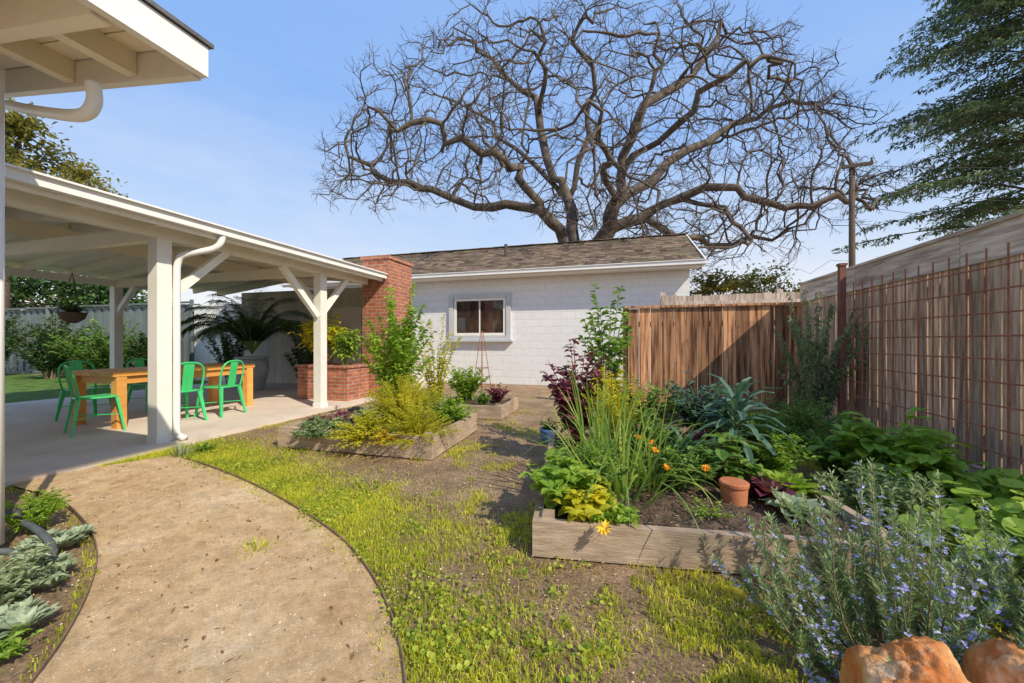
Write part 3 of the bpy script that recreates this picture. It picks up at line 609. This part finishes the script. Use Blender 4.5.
round_leaf('round leaved nasturtium at foot of right fence near picture edge',(2.25,2.9,0),130,.42,.36,.055)
round_leaf('round leaved nasturtium spreading left of the other nasturtium',(1.85,2.65,0),90,.42,.28,.045)
plant('fence_shrub','dark leafy plant at right picture edge below the fence','shrub',(2.3,2.5,0),.36,.35,36,30,.1,.05,'l_mid',smat='stemb')
# rosemary
def rosemary(label,loc,h,R,ns,nl):
    loc=Vector(loc); root=thing('rosemary_bush',label,'shrub',loc); b=MB(); s=MB(); f=MB()
    for i in range(ns):
        a=U(0,2*PI); q=R*math.sqrt(random.random()); hh=h*U(.35,1.1)*(1-.5*(q/R)**2)
        b0=loc+Vector((math.cos(a),math.sin(a),0))*q*.5; ctl=loc+Vector((math.cos(a)*q*.95,math.sin(a)*q*.95,hh*.3)); tip=loc+Vector((math.cos(a)*q*1.05+U(-.09,.09),math.sin(a)*q*1.05+U(-.09,.09),hh))
        s.tube([bez(b0,ctl,tip,t) for t in (0,.25,.5,.75,1)],[.0045,.0035,.003,.002,.001],4); base=U(0,.5)
        for j in range(nl):
            t=.06+.94*random.random(); p=bez(b0,ctl,tip,t); tg=(bez(b0,ctl,tip,min(1,t+.05))-p).normalized() if t<.95 else Z
            a2=U(0,2*PI); d=tg*.8+Vector((math.cos(a2),math.sin(a2),U(-.1,.3)))*.9
            b.leaf(p,d,U(.020,.040),.006,.05,.05,min(1,base+.3*t+.3*random.random()))
        for j in range(int(U(2,16)) if random.random()<.6 else 0):
            t=U(.5,.98); p=bez(b0,ctl,tip,t)+Vector((U(-1,1),U(-1,1),U(-1,1)))*.012
            for k in range(5):
                a2=U(0,2*PI); f.leaf(p,Vector((math.cos(a2),math.sin(a2),U(-.3,.8))),U(.010,.018),.012,.1,.2)
    b.build('foliage',M['l_rose'],root); s.build('stem',M['stemb'],root); f.build('flower',M['f_blue'],root)
rosemary('large grey green rosemary bush with blue flowers behind the front rock',(1.0,1.74,0),.70,.56,120,215)
rosemary('second rosemary bush with blue flowers at right picture edge',(1.6,1.98,0),.56,.42,65,200)
# rocks
def rock(label,loc,sc,seed):
    bm=bmesh.new(); bmesh.ops.create_icosphere(bm,subdivisions=6,radius=1)
    for v in bm.verts:
        p=v.co.copy(); k=1+.27*noise.noise(p*1.1+Vector((seed,0,0)))+.12*abs(noise.noise(p*2.3+Vector((0,seed,0))))+.06*abs(noise.noise(p*5+Vector((seed,3,0))))+.025*noise.noise(p*11)+.012*noise.noise(p*24)
        q=p*k; q.z=max(q.z,-.6); q.x=max(-.86,min(.9,q.x)); v.co=Vector((q.x*sc[0],q.y*sc[1],q.z*sc[2]))
    me=bpy.data.meshes.new('rock'); bm.to_mesh(me); bm.free(); me.polygons.foreach_set('use_smooth',[True]*len(me.polygons)); me.materials.append(M['rock'])
    o=bpy.data.objects.new('rock',me); C.objects.link(o); o.location=loc; tag(o,label,'rock','orange garden rocks')
rock('orange brown boulder in front of the rosemary, left of two',(.765,1.27,.13),(.150,.15,.25),3)
rock('orange brown boulder at bottom right corner',(1.03,1.33,.12),(.135,.14,.25),9)
# left bed
for px,py,hd,lab in ((42,590,5,'pale grey green rosette succulents in middle of the bed by the house'),(10,645,4,'pale grey green rosette succulents nearest the camera in the bed by the house'),(58,552,5,'pale grey green rosette succulents at the far tip of the bed by the house')):
    p=G(px,py); rosette('succulent_plant',lab,'succulent',p+Vector((-.08,0,.01)),.12,26,'l_pale',.075,.036,heads=hd*4,tilt=(.45,1.4))
p=G(32,532); plant('leafy_bush','yellow green low shrub at the house corner','shrub',p,.28,.2,34,30,.05,.018,'l_bright',sr=.004)
p=G(15,600); plant('leafy_bush','grey leaved low plant by the white corner pipe','plant',p,.22,.2,34,26,.05,.02,'l_grey',sr=.004)
p=G(22,668); plant('leafy_bush','bright green low plant in near corner of the bed by the house','plant',p+Vector((-.12,0,0)),.10,.11,16,14,.04,.022,'l_bright',sr=.004)
hp=[G(x,y,.09) for x,y in ((-20,528),(10,520),(30,526),(48,540),(52,556),(34,562),(8,552),(-20,556))]
o=MB(); o.tube(smoothline(hp),.018,8); tag(o.build('garden_hose',M['hose'],smooth=True),'dark grey garden hose lying in the bed by the house','hose')
o=MB(); o.tube(smoothline([G(-25,520,.15),G(0,517,.16),G(14,512,.16),G(16,520,.12)]),.025,8); tag(o.build('black_pipe',M['dark'],smooth=True),'short black pipe end at the house corner','pipe')
p=G(182,456); strap('grey_tuft','small grey green grass tuft at foot of front patio post','plant',p,60,.2,.01,'l_grey',.8,.8,.1)
p=G(205,452); plant('leafy_bush','small green weed patch beside the grass tuft at patio edge','plant',p,.1,.14,20,14,.04,.02,'l_bright',sr=.003)
p=G(256,552); strap('grass_tuft','lone grass tuft growing in the gravel path','grass',p,90,.06,.005,'grass',1.2,.6,.12)
# patio plants
def palm(label,loc,n,L,lean=.9):
    loc=Vector(loc); root=thing('palm_plant',label,'palm',loc); b=MB(); s=MB()
    for i in range(n):
        a=i*2.4+U(-.3,.3); d=Vector((math.cos(a)*lean*U(.1,1),math.sin(a)*lean*U(.1,1),1.25)).normalized(); q=loc+Z*.1; pts=[q.copy()]; seg=12
        for k in range(seg):
            q=q+d*L/seg; d=(d-Z*(.10+.02*k)).normalized(); pts.append(q.copy())
            sd=d.cross(Z).normalized() if abs(d.z)<.99 else Vector((1,0,0))
            if k>1:
                for m_ in (0,.25,.5,.75):
                    for sg in (-1,1): b.blade(q-d*L/seg*m_,d*.7+sd*sg-Z*.1,L*.22*math.sin(PI*(k+2)/(seg+3))*U(.85,1.1),.03,1.0,3)
        s.tube(pts,[.012-.009*j/seg for j in range(seg+1)],4)
    b.build('frond',M['l_dark'],root); s.build('stem',M['stem'],root)
def big_pot(label,loc,R,h,mat):
    t=thing('large_pot',label,'pot',loc); part(t,'body',M[mat],lambda b:b.lathe([(R*.62,0),(R*.7,.03),(R*.95,h*.55),(R*.98,h*.8),(R*.88,h*.93)],loc,28),True)
    part(t,'rim',M[mat],lambda b:b.lathe([(R*.9,h*.93),(R*.98,h*.95),(R*.98,h),(R*.85,h),(R*.82,h*.9),(.02,h*.88)],loc,28),False)
big_pot('large grey glazed pot holding a palm at the back of the patio',Vector((-8.5,7.0,.04)),.36,.8,'potgrey')
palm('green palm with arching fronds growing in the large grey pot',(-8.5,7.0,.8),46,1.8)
big_pot('terracotta pot on the low brick block',Vector((-5.95,6.45,.73)),.16,.22,'terracotta')
plant('croton_plant','broad leaved yellow green plant in the pot on the brick block','plant',(-5.95,6.45,.9),1.0,.5,20,18,.28,.09,'l_yellow',big=True,drp=.9)
plant('fern_plant','drooping green leaved plant standing at right end of the brick block','plant',(-5.35,6.4,.73),1.0,.36,18,18,.22,.06,'l_bright',big=True,drp=1.1)
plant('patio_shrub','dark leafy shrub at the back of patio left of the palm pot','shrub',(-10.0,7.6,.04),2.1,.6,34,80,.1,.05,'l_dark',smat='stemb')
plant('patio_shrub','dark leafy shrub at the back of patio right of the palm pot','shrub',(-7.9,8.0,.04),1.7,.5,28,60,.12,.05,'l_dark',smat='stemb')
HB=thing('hanging_basket','hanging planter basket under far side of patio roof','basket',(-10.0,4.6,1.75))
part(HB,'basket',M['bark2'],lambda b:b.lathe([(.06,-.2),(.16,-.12),(.2,0),(.17,0),(.03,-.05)],(-10,4.6,1.75),16),True)
for k in range(3): part(HB,'chain',M['dark'],lambda b:b.tube([(-10+.18*math.cos(k*2.1),4.6+.18*math.sin(k*2.1),1.75),(-10,4.6,2.5)],.006,4))
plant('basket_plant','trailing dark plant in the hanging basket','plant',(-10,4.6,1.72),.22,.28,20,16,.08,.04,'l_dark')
for x,y,h,mt,lab in ((-14.5,7.4,2.0,'l_mid','dense green bush on the lawn, right one of those before the metal fence'),(-17.5,7.6,2.3,'l_dark','dense dark bush on the lawn, middle one of those before the metal fence'),(-20.5,7.4,2.6,'l_dark','dense dark bush on the lawn at far left before the metal fence'),(-13.0,7.7,1.6,'l_dark','small dark bush on the lawn beside the white board fence')):
    plant('garden_bush',lab,'bush',(x,y,0),h,1.2 if h>1.9 else .7,70,70,.14,.08,mt,smat='stemb',sr=.012)
# ---------------------------------------------------------------- trees
def nodes_np(nodes,idx): return np.array([nodes[i] for i in idx])
def oak():
    Dt=17.0; root=thing('oak_tree','huge bare spreading oak tree rising behind the garage roof','tree',(W(590,342,Dt).x,W(590,342,Dt).y,0))
    limbs=[[(590,375,0),(588,320,0),(585,285,0)],
     [(585,285,0),(562,245,-.3),(540,212,-1),(524,180,-2),(500,158,-2.5),(465,146,-3),(428,126,-3.5),(392,118,-4),(362,100,-4.5)],
     [(585,285,0),(578,240,.5),(566,200,1.5),(548,160,2),(536,115,2.5),(510,80,3),(482,48,3.5),(455,30,4)],
     [(585,285,0),(600,245,0),(614,208,-.5),(626,165,-1),(640,122,-2),(655,75,-2.5),(662,35,-3)],
     [(600,245,0),(640,212,-.5),(690,196,-1.2),(740,198,-2),(790,206,-2.5),(838,196,-3),(866,205,-3)],
     [(614,208,-.5),(668,165,1.5),(720,136,3),(772,112,4),(815,108,5),(845,122,5.5)],
     [(690,196,-1.2),(728,222,-2.5),(768,254,-3.5),(800,272,-4),(850,262,-5)],
     [(566,200,1.5),(590,142,1),(588,88,.5),(576,35,0)],
     [(614,208,-.5),(606,170,-3),(598,135,-5),(590,100,-6.5)],
     [(540,212,-1),(500,205,-.5),(455,195,.5),(410,185,1),(375,170,2),(345,150,2.5)],
     [(566,200,1.5),(520,150,4.5),(470,115,6),(420,85,7)],
     [(640,212,-.5),(680,235,2),(730,245,4),(790,235,5),(860,225,6)],
     [(626,165,-1),(680,120,-3),(725,80,-4),(760,55,-4.5),(800,62,-5)],
     [(536,115,2.5),(545,70,1),(540,25,0)],[(640,122,-2),(690,75,1),(720,30,2)]]
    nodes=[];par=[];key={}
    for L in limbs:
        pts=[W(x,y,Dt+d) for x,y,d in L]; sm=smoothline(pts,3)
        prev=key.get(L[0],-1)
        for i,p in enumerate(sm):
            if i==0 and prev>=0: continue
            j=Vector((U(-1,1),U(-1,1),U(-1,1)))*.26 if i%3 else Vector((0,0,0))
            nodes.append(np.array(p+j)); par.append(prev); prev=len(nodes)-1
            if i%3==0: key[L[i//3]]=prev
    nl=len(nodes); A_=[]
    while len(A_)<3500:
        px=U(318,910); py=U(-12,295); dd=U(-6.5,6.5)
        cx=(px-605)/288; cy=(py-165)/(174 if py<165 else 130)
        rr=cx*cx+cy*cy+(dd/6.5)**2
        lim=1+.36*noise.noise((px*.024,py*.024,dd*.4))
        if rr>lim or rr<.16: continue
        low=205+ (0 if px<520 else (px-520)*.45)
        low=min(low,292)
        if py>low+18*noise.noise((px*.03,0,dd)): continue
        if random.random()>.2+.8*rr: continue
        p=W(px,py,Dt+dd)
        if noise.noise(p*.55+Vector((3,1,7)))<.0: continue
        A_.append(tuple(p))
    A_=np.array(A_); nd=np.full(len(A_),1e9); ni=np.zeros(len(A_),int)
    def upd(idx):
        nonlocal nd,ni
        for i in idx:
            d=((A_-nodes[i])**2).sum(1); q=d<nd; nd[q]=d[q]; ni[q]=i
    upd(range(len(nodes))); kids={}
    step=.40
    for it in range(140):
        act=nd<5**2
        if not act.any(): break
        dv=A_[act]-nodes_np(nodes,ni[act]); dv/=np.linalg.norm(dv,axis=1)[:,None]+1e-9
        idx=ni[act]; un,inv=np.unique(idx,return_inverse=True); sm=np.zeros((len(un),3)); np.add.at(sm,inv,dv)
        new=[]
        for q,i in enumerate(un):
            if kids.get(i,0)>=3: continue
            d=sm[q]; ln=np.linalg.norm(d)
            if ln<1e-6: continue
            pd=nodes[i]-nodes[par[i]] if par[i]>=0 else np.zeros(3); pd=pd/(np.linalg.norm(pd)+1e-9)
            d=d/ln*.9+pd*.25+np.random.normal(0,.26,3)+np.array([0,0,.06]); d/=np.linalg.norm(d)
            nodes.append(nodes[i]+d*step*U(.6,1.3)); par.append(int(i)); kids[i]=kids.get(i,0)+1; new.append(len(nodes)-1)
        if not new: break
        upd(new); keep=nd>.55**2; A_=A_[keep]; nd=nd[keep]; ni=ni[keep]
        if len(A_)==0: break
    n0=len(nodes); ch=[[] for _ in nodes]
    for i,p in enumerate(par):
        if p>=0: ch[p].append(i)
    leafd=[0]*n0
    for i in range(n0-1,-1,-1):
        leafd[i]=0 if not ch[i] else 1+max(leafd[c] for c in ch[i])
    # crooked growth: bend every limb by a coherent field
    for i in range(3,n0):
        p=Vector(nodes[i]); v=noise.noise_vector(p*.8)*.34+noise.noise_vector(p*1.9+Vector((9,2,5)))*.24
        nodes[i]=nodes[i]+np.array(v)*min(1,i/12)
    for i in range(nl,n0):
        if leafd[i]<11:
            pd=nodes[i]-nodes[par[i]]; pd=pd/(np.linalg.norm(pd)+1e-9)
            for k in range(4 if not ch[i] else (2 if random.random()<.45 else (1 if random.random()<.9 else 0))):
                prev=i; d=pd*.95+np.random.normal(0,.5,3)+np.array([0,0,.15]); d/=np.linalg.norm(d); q=nodes[i]
                for m_ in range(4):
                    d=d+np.random.normal(0,.24,3); d/=np.linalg.norm(d); q=q+d*U(.08,.25); nodes.append(q); par.append(prev); prev=len(nodes)-1
                    if m_ in (0,1,2) and random.random()<.55:
                        d2=d+np.random.normal(0,.5,3); d2/=np.linalg.norm(d2); nodes.append(q+d2*U(.12,.34)); par.append(prev)
    N=len(nodes); ch=[[] for _ in range(N)]
    for i,p in enumerate(par):
        if p>=0: ch[p].append(i)
    rad=[0]*N; ex=2.2
    for i in range(N-1,-1,-1):
        rad[i]=.0062 if not ch[i] else sum(rad[c]**ex for c in ch[i])**(1/ex)
    k_=.52/rad[0]
    if k_<1: rad=[r if r<.014 else .014+(r-.014)*k_ for r in rad]
    tr=MB(); br=MB(); starts=[(0,-1)]
    while starts:
        s0,p0=starts.pop(); pts=[];rs=[]
        if p0>=0: pts.append(nodes[p0]); rs.append(min(rad[p0],rad[s0]*1.15))
        i=s0
        while True:
            pts.append(nodes[i]); rs.append(rad[i]*U(.9,1.12))
            if not ch[i]: break
            cs=sorted(ch[i],key=lambda c:-rad[c])
            for c in cs[1:]: starts.append((c,i))
            i=cs[0]
        if len(pts)<2: continue
        R=max(rs); (tr if R>.16 else br).tube([Vector(p) for p in pts],rs,8 if R>.1 else (5 if R>.035 else 3))
    tr.build('trunk',M['bark'],root,True); br.build('branches',M['bark'],root,True)
    print('oak nodes',N,'trunk r',rad[0],k_)
oak()
def leaf_tree(name,label,base,h,R,mat,ncl,npc,L,Wd,flat=.8,group=None,z0=.35):
    base=Vector(base); root=thing(name,label,'tree',base,group); b=MB(); s=MB()
    s.tube([base,base+Vector((.1,0,h*.3)),base+Vector((0,.1,h*.75))],[h*.03,h*.022,h*.008],8)
    cen=base+Z*h*(z0+1)/2; rz=h*(1-z0)/2
    for i in range(ncl):
        v=Vector((random.gauss(0,1),random.gauss(0,1),random.gauss(0,1))).normalized()*U(.35,1)**.5
        c=cen+Vector((v.x*R,v.y*R,v.z*rz)); rr=R*U(.14,.3); base_r=U(0,.45)
        s.tube([base+Z*h*U(.3,.6),(base+Z*h*.6+c)/2,c],[h*.008,h*.005,h*.002],4)
        for j in range(npc):
            w=Vector((random.gauss(0,1),random.gauss(0,1),random.gauss(0,flat)))*rr*.5
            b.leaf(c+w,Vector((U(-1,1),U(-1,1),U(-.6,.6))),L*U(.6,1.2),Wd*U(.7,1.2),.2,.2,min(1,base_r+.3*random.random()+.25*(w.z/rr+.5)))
    b.build('crown',M[mat],root); s.build('trunk',M['bark2'],root,True)
p=W(0,342,15); leaf_tree('leafy_tree','golden olive leafy tree above the patio roof at left',(p.x,p.y,0),10.3,3.1,'l_olive',80,190,.24,.12,z0=.45)
p=W(-60,342,26); leaf_tree('leafy_tree','dark leafy tree beyond the metal fence at far left',(p.x,p.y,0),9,4,'l_mid',60,110,.35,.2,z0=.15)
p=W(60,342,27); leaf_tree('leafy_tree','dark leafy tree beyond the white board fence',(p.x,p.y,0),6.5,5,'l_dark',80,120,.4,.22,z0=.1)
for px,D,h,R,lab in ((715,22,5.2,1.9,'small green tree behind the grey fence, left one'),(765,24,6.2,2.3,'small green tree behind the grey fence, below the oak limb'),(880,26,6.5,3,'small green tree behind right fence, near the utility pole')):
    p=W(px,342,D); leaf_tree('far_tree',lab,(p.x,p.y,0),h,R,'l_olive',45,90,.25,.14,z0=.25)
def cedar():
    D=14.5; p=W(1060,342,D); base=Vector((p.x,p.y,0)); root=thing('cedar_tree','tall dark evergreen with drooping layered branches at upper right','tree',base); b=MB(); s=MB(); Ht=23
    s.tube([base,base+Z*8,base+Z*16,base+Z*Ht],[.42,.32,.2,.03],10)
    z=5.0
    while z<Ht-1:
        k=1-z/Ht
        for i in range(7):
            a=U(0,2*PI); L=(1.2+6.5*k**.75)*U(.6,1.08); d=Vector((math.cos(a),math.sin(a),.36)); q=base+Z*(z+U(-.3,.3)); pts=[q.copy()]; n=12
            for j in range(n):
                d=(d-Z*.05+Vector((U(-1,1),U(-1,1),0))*.09).normalized(); q=q+d*L/n; pts.append(q.copy())
                if j>=2:
                    t=(j+1)/n; sd=d.cross(Z).normalized()
                    for sg in (-1,1):
                        if random.random()<.06: continue
                        sl=L*.26*(1.15-t)*U(.5,1.2)+.28; dd=(d*.7+sd*sg+Z*U(-.2,.15)).normalized(); qq=q.copy(); pp=[qq.copy()]
                        nn_=max(2,int(sl/.16)); tone=U(0,.5)
                        for m_ in range(nn_):
                            dd=(dd-Z*.06).normalized(); qq=qq+dd*sl/nn_; pp.append(qq.copy())
                            for w in range(6):
                                b.leaf(qq+Vector((U(-.1,.1),U(-.1,.1),U(-.05,.05))),dd*.6+Vector((U(-1,1),U(-1,1),U(-.5,.4))),U(.12,.28),.065,.1,.2,min(1,tone+.5*random.random()))
                        s.tube(pp,[.012]*len(pp),3)
            s.tube(pts,[.05*(1-.85*j/n)*(.4+k) for j in range(n+1)],4)
        z+=.64
    b.build('crown',M['l_cedar'],root); s.build('trunk',M['bark2'],root,True)
cedar()
# utility pole and wires
DP=11.5; q=W(852,342,DP); zt=CH+178/F*DP
PO=thing('utility_pole','thin wooden utility pole with crossarm behind right fence','utility pole',(q.x,q.y,0))
part(PO,'pole',M['polewood'],lambda b:b.tube([(q.x,q.y,0),(q.x,q.y,zt)],[.095,.07],10),True)
pa=W(842,165,DP);pb=W(873,163,DP-.3)
part(PO,'crossarm',M['polewood'],lambda b:b.seg((pa.x,pa.y,zt-.12),(pb.x,pb.y,zt-.12),.07,.09))
for k in (0.04,.96):
    e=pa.lerp(pb,k); part(PO,'insulator',M['dark'],lambda b:b.lathe([(.02,0),(.035,.03),(.02,.06),(.035,.09),(.012,.13)],(e.x,e.y,zt-.075),8))
for (y0,y1,lab) in ((166,150,'upper thin black overhead wire at right'),(190,196,'middle thin black overhead wire at right'),(206,228,'lower thin black overhead wire at right')):
    a=W(854,y0,DP-.1); b2=W(1200,y1,DP+2); w=MB(); w.tube([a.lerp(b2,t/10)-Z*.3*math.sin(PI*t/10) for t in range(11)],.008,4); tag(w.build('overhead_wire',M['dark']),lab,'wire','overhead wires')
# ---------------------------------------------------------------- grass, litter, gravel (stuff)
polyv=[(p.x,p.y) for p in poly]
bedv=[]
for cx,cy,lx,ly,h_,an in BEDS:
    R=Matrix.Rotation(an,2); bedv.append([tuple(Vector((cx,cy))+R@Vector((sx*(lx/2+.03),sy*(ly/2+.03)))) for sx,sy in ((-1,-1),(1,-1),(1,1),(-1,1))])
NC=680000
X=np.random.uniform(-4.85,2.5,NC); Y=np.random.uniform(.75,6.5,NC)
ra=np.array([(p.x,p.y) for p in right]); la=np.array([(p.x,p.y) for p in left])
ok=np.ones(NC,bool)
for bv in bedv: ok&=~inpoly(X,Y,bv)
X=X[ok];Y=Y[ok]
dr_=np.full(len(X),9.0); dl=np.full(len(X),9.0)
for p in ra: dr_=np.minimum(dr_,np.hypot(X-p[0],Y-p[1]))
for p in la: dl=np.minimum(dl,np.hypot(X-p[0],Y-p[1]))
inp=inpoly(X,Y,polyv)
ok=~inp|((dr_<.10)&(np.random.random(len(X))<.22))|((dl<.07)&(np.random.random(len(X))<.2))|((Y>2.6)&(np.random.random(len(X))<.05))
X=X[ok];Y=Y[ok];dr_=dr_[ok];dl=dl[ok]
leftside=((dl<dr_)|(X<-3.0)&(Y<2.2))
nzv=np.array([noise.noise((x*1.5,y*1.5,5))+.6*noise.noise((x*4.2,y*4.2,8)) for x,y in zip(X,Y)])
nz2=np.array([noise.noise((x*9,y*9,2)) for x,y in zip(X,Y)])
dens=1.35*np.exp(-(dr_/.50)**2)*np.clip(.95+nzv*.8+nz2*.45,.06,1)
dens+=np.clip((nzv+.6*nz2)*1.6-.18,0,.75)*np.clip(1.25-Y/5.2,0.02,1)
dens+=.28*np.clip(2.1-Y,0,1)*(X<.9)*np.clip(.3+1.7*nzv+nz2,.02,1)
dens=np.where(leftside,.03+.2*(dl<.06),dens)
acc=np.random.random(len(X))<dens*.85
X=X[acc];Y=Y[acc];nzv=nzv[acc];dr2=dr_[acc]; n_=len(X)
h=np.random.uniform(.006,.021,n_)*(1+.6*np.clip(nzv,-.5,.8)); a=np.random.uniform(0,2*PI,n_); wd=np.random.uniform(.0012,.003,n_); le=np.random.uniform(.3,1.9,n_)*h; b_=np.random.uniform(0,2*PI,n_)
V=np.zeros((n_,5,3)); zz=-.012
dx,dy=np.cos(a)*wd,np.sin(a)*wd; ex_,ey_=np.cos(b_)*le,np.sin(b_)*le
V[:,0]=np.stack([X-dx,Y-dy,np.full(n_,zz)],1); V[:,1]=np.stack([X+dx,Y+dy,np.full(n_,zz)],1)
V[:,2]=np.stack([X+dx*.8+ex_*.35,Y+dy*.8+ey_*.35,zz+.014+h*.6],1); V[:,3]=np.stack([X-dx*.8+ex_*.35,Y-dy*.8+ey_*.35,zz+.014+h*.6],1); V[:,4]=np.stack([X+ex_,Y+ey_,zz+.014+h],1)
fc=[]
for i in (np.arange(n_)*5).tolist(): fc.append((i,i+1,i+2,i+3)); fc.append((i+3,i+2,i+4))
me=bpy.data.meshes.new('grass'); me.from_pydata(V.reshape(-1,3).tolist(),[],fc); at=me.attributes.new('rnd','FLOAT','FACE'); rv=np.clip(np.random.normal(.5,.24,n_)+nzv*.2,0,1); at.data.foreach_set('value',np.repeat(rv,2).astype(np.float32)); me.materials.append(M['grass'])
o=bpy.data.objects.new('grass',me); C.objects.link(o); tag(o,'patchy yellow green grass beside the gravel path','grass',kind='stuff'); print('blades',n_)
cl=MB()
sel=np.random.choice(n_,3000,replace=False)
for i in sel:
    x,y=float(X[i]),float(Y[i])
    if noise.noise((x*2.2,y*2.2,11))<.0: continue
    for k in range(4):
        p=Vector((x+U(-.03,.03),y+U(-.03,.03),U(.004,.028))); cl.disc(p,Vector((U(-.6,.6),U(-.6,.6),1)),U(.005,.012),6)
tag(cl.build('clover',M['clover']),'small round leaved weeds growing through the grass','weeds',kind='stuff')
lt=MB()
for i in range(3600):
    x,y=U(-4.7,2.3),U(.9,7.2); p=Vector((x,y,.004+U(0,.012))); s_=U(.5,1) if x<-.9 and y<3 else 1; lt.leaf(p,Vector((U(-1,1),U(-1,1),U(-.1,.3))),U(.012,.04)*s_,U(.006,.02)*s_,.15,.1,U(0,.8))
tag(lt.build('leaf_litter',M['dead']),'small dry brown leaves scattered over the garden ground','leaves',kind='stuff')
pb_=MB()
Xp=np.random.uniform(-4.6,1.2,46000);Yp=np.random.uniform(.7,5.2,46000); ok=inpoly(Xp,Yp,polyv)|(np.random.random(46000)<.15)
for bv in bedv: ok&=~inpoly(Xp,Yp,bv)
for x,y in zip(Xp[ok],Yp[ok]):
    s_=U(.002,.006) if random.random()<.98 else U(.006,.009); c=Vector((x,y,.004)); pb_.add([c+Vector((s_,0,0)),c+Vector((0,s_*U(.6,1.2),0)),c-Vector((s_,0,0)),c-Vector((0,s_,0)),c+Vector((0,0,s_*.8))],[(0,1,4),(1,2,4),(2,3,4),(3,0,4)])
tag(pb_.build('gravel',M['peb']),'loose small gravel on the tan path','gravel',kind='stuff')
# ---------------------------------------------------------------- sky, sun, camera
EL=math.radians(41); SD=Vector((.865*math.cos(EL),-.50*math.cos(EL),math.sin(EL))).normalized()
w=bpy.data.worlds.new('World'); S.world=w; w.use_nodes=True; n=w.node_tree.nodes; l=w.node_tree.links
bg=n['Background']; sk=n.new('ShaderNodeTexSky'); sk.sky_type='NISHITA'; sk.sun_disc=False; sk.sun_elevation=EL; sk.sun_rotation=math.atan2(.865,-.50); sk.air_density=1.0; sk.dust_density=.8; sk.ozone_density=1.2
tc=n.new('ShaderNodeTexCoord'); sp=n.new('ShaderNodeSeparateXYZ'); l.new(tc.outputs['Generated'],sp.inputs[0])
gr=ramp(n,[(0,(6.7,6.5,6.2)),(.10,(5.9,6.1,6.4)),(.24,(3.8,4.85,6.6)),(.46,(2.0,3.5,6.5)),(1,(1.7,3.1,6.1))]); l.new(sp.outputs[2],gr.inputs[0])
c=mixc(n,l,.92,sk.outputs[0],gr.outputs[0])
v=mapping(n,l,(1,1,3.5),'Generated'); r=ramp(n,[(.42,(0,0,0)),(.78,(.6,)*3)]); l.new(nz(n,l,v,2.2,7,.6),r.inputs[0])
mr=n.new('ShaderNodeMapRange'); l.new(sp.outputs[2],mr.inputs[0]); mr.inputs[1].default_value=.1; mr.inputs[2].default_value=.6; mr.inputs[3].default_value=1; mr.inputs[4].default_value=.1
mu=n.new('ShaderNodeMath'); mu.operation='MULTIPLY'; l.new(r.outputs[0],mu.inputs[0]); l.new(mr.outputs[0],mu.inputs[1])
l.new(mixc(n,l,mu.outputs[0],c,(6.1,6.2,6.4)),bg.inputs['Color']); bg.inputs['Strength'].default_value=.15
sl=bpy.data.lights.new('sun','SUN'); sl.energy=5.0; sl.angle=math.radians(.55); sl.color=(1,.90,.73)
so=bpy.data.objects.new('sun',sl); C.objects.link(so); so.rotation_euler=SD.to_track_quat('Z','Y').to_euler(); so.location=(20,-8,25)
cd=bpy.data.cameras.new('camera'); cd.sensor_width=36; cd.lens=F/1024*36; cd.clip_end=1500; cd.clip_start=.05
co=bpy.data.objects.new('camera',cd); C.objects.link(co); co.location=(0,0,CH); co.rotation_euler=(PI/2,0,TH); S.camera=co
S.view_settings.view_transform='Standard'; S.view_settings.look='None'; S.view_settings.exposure=0
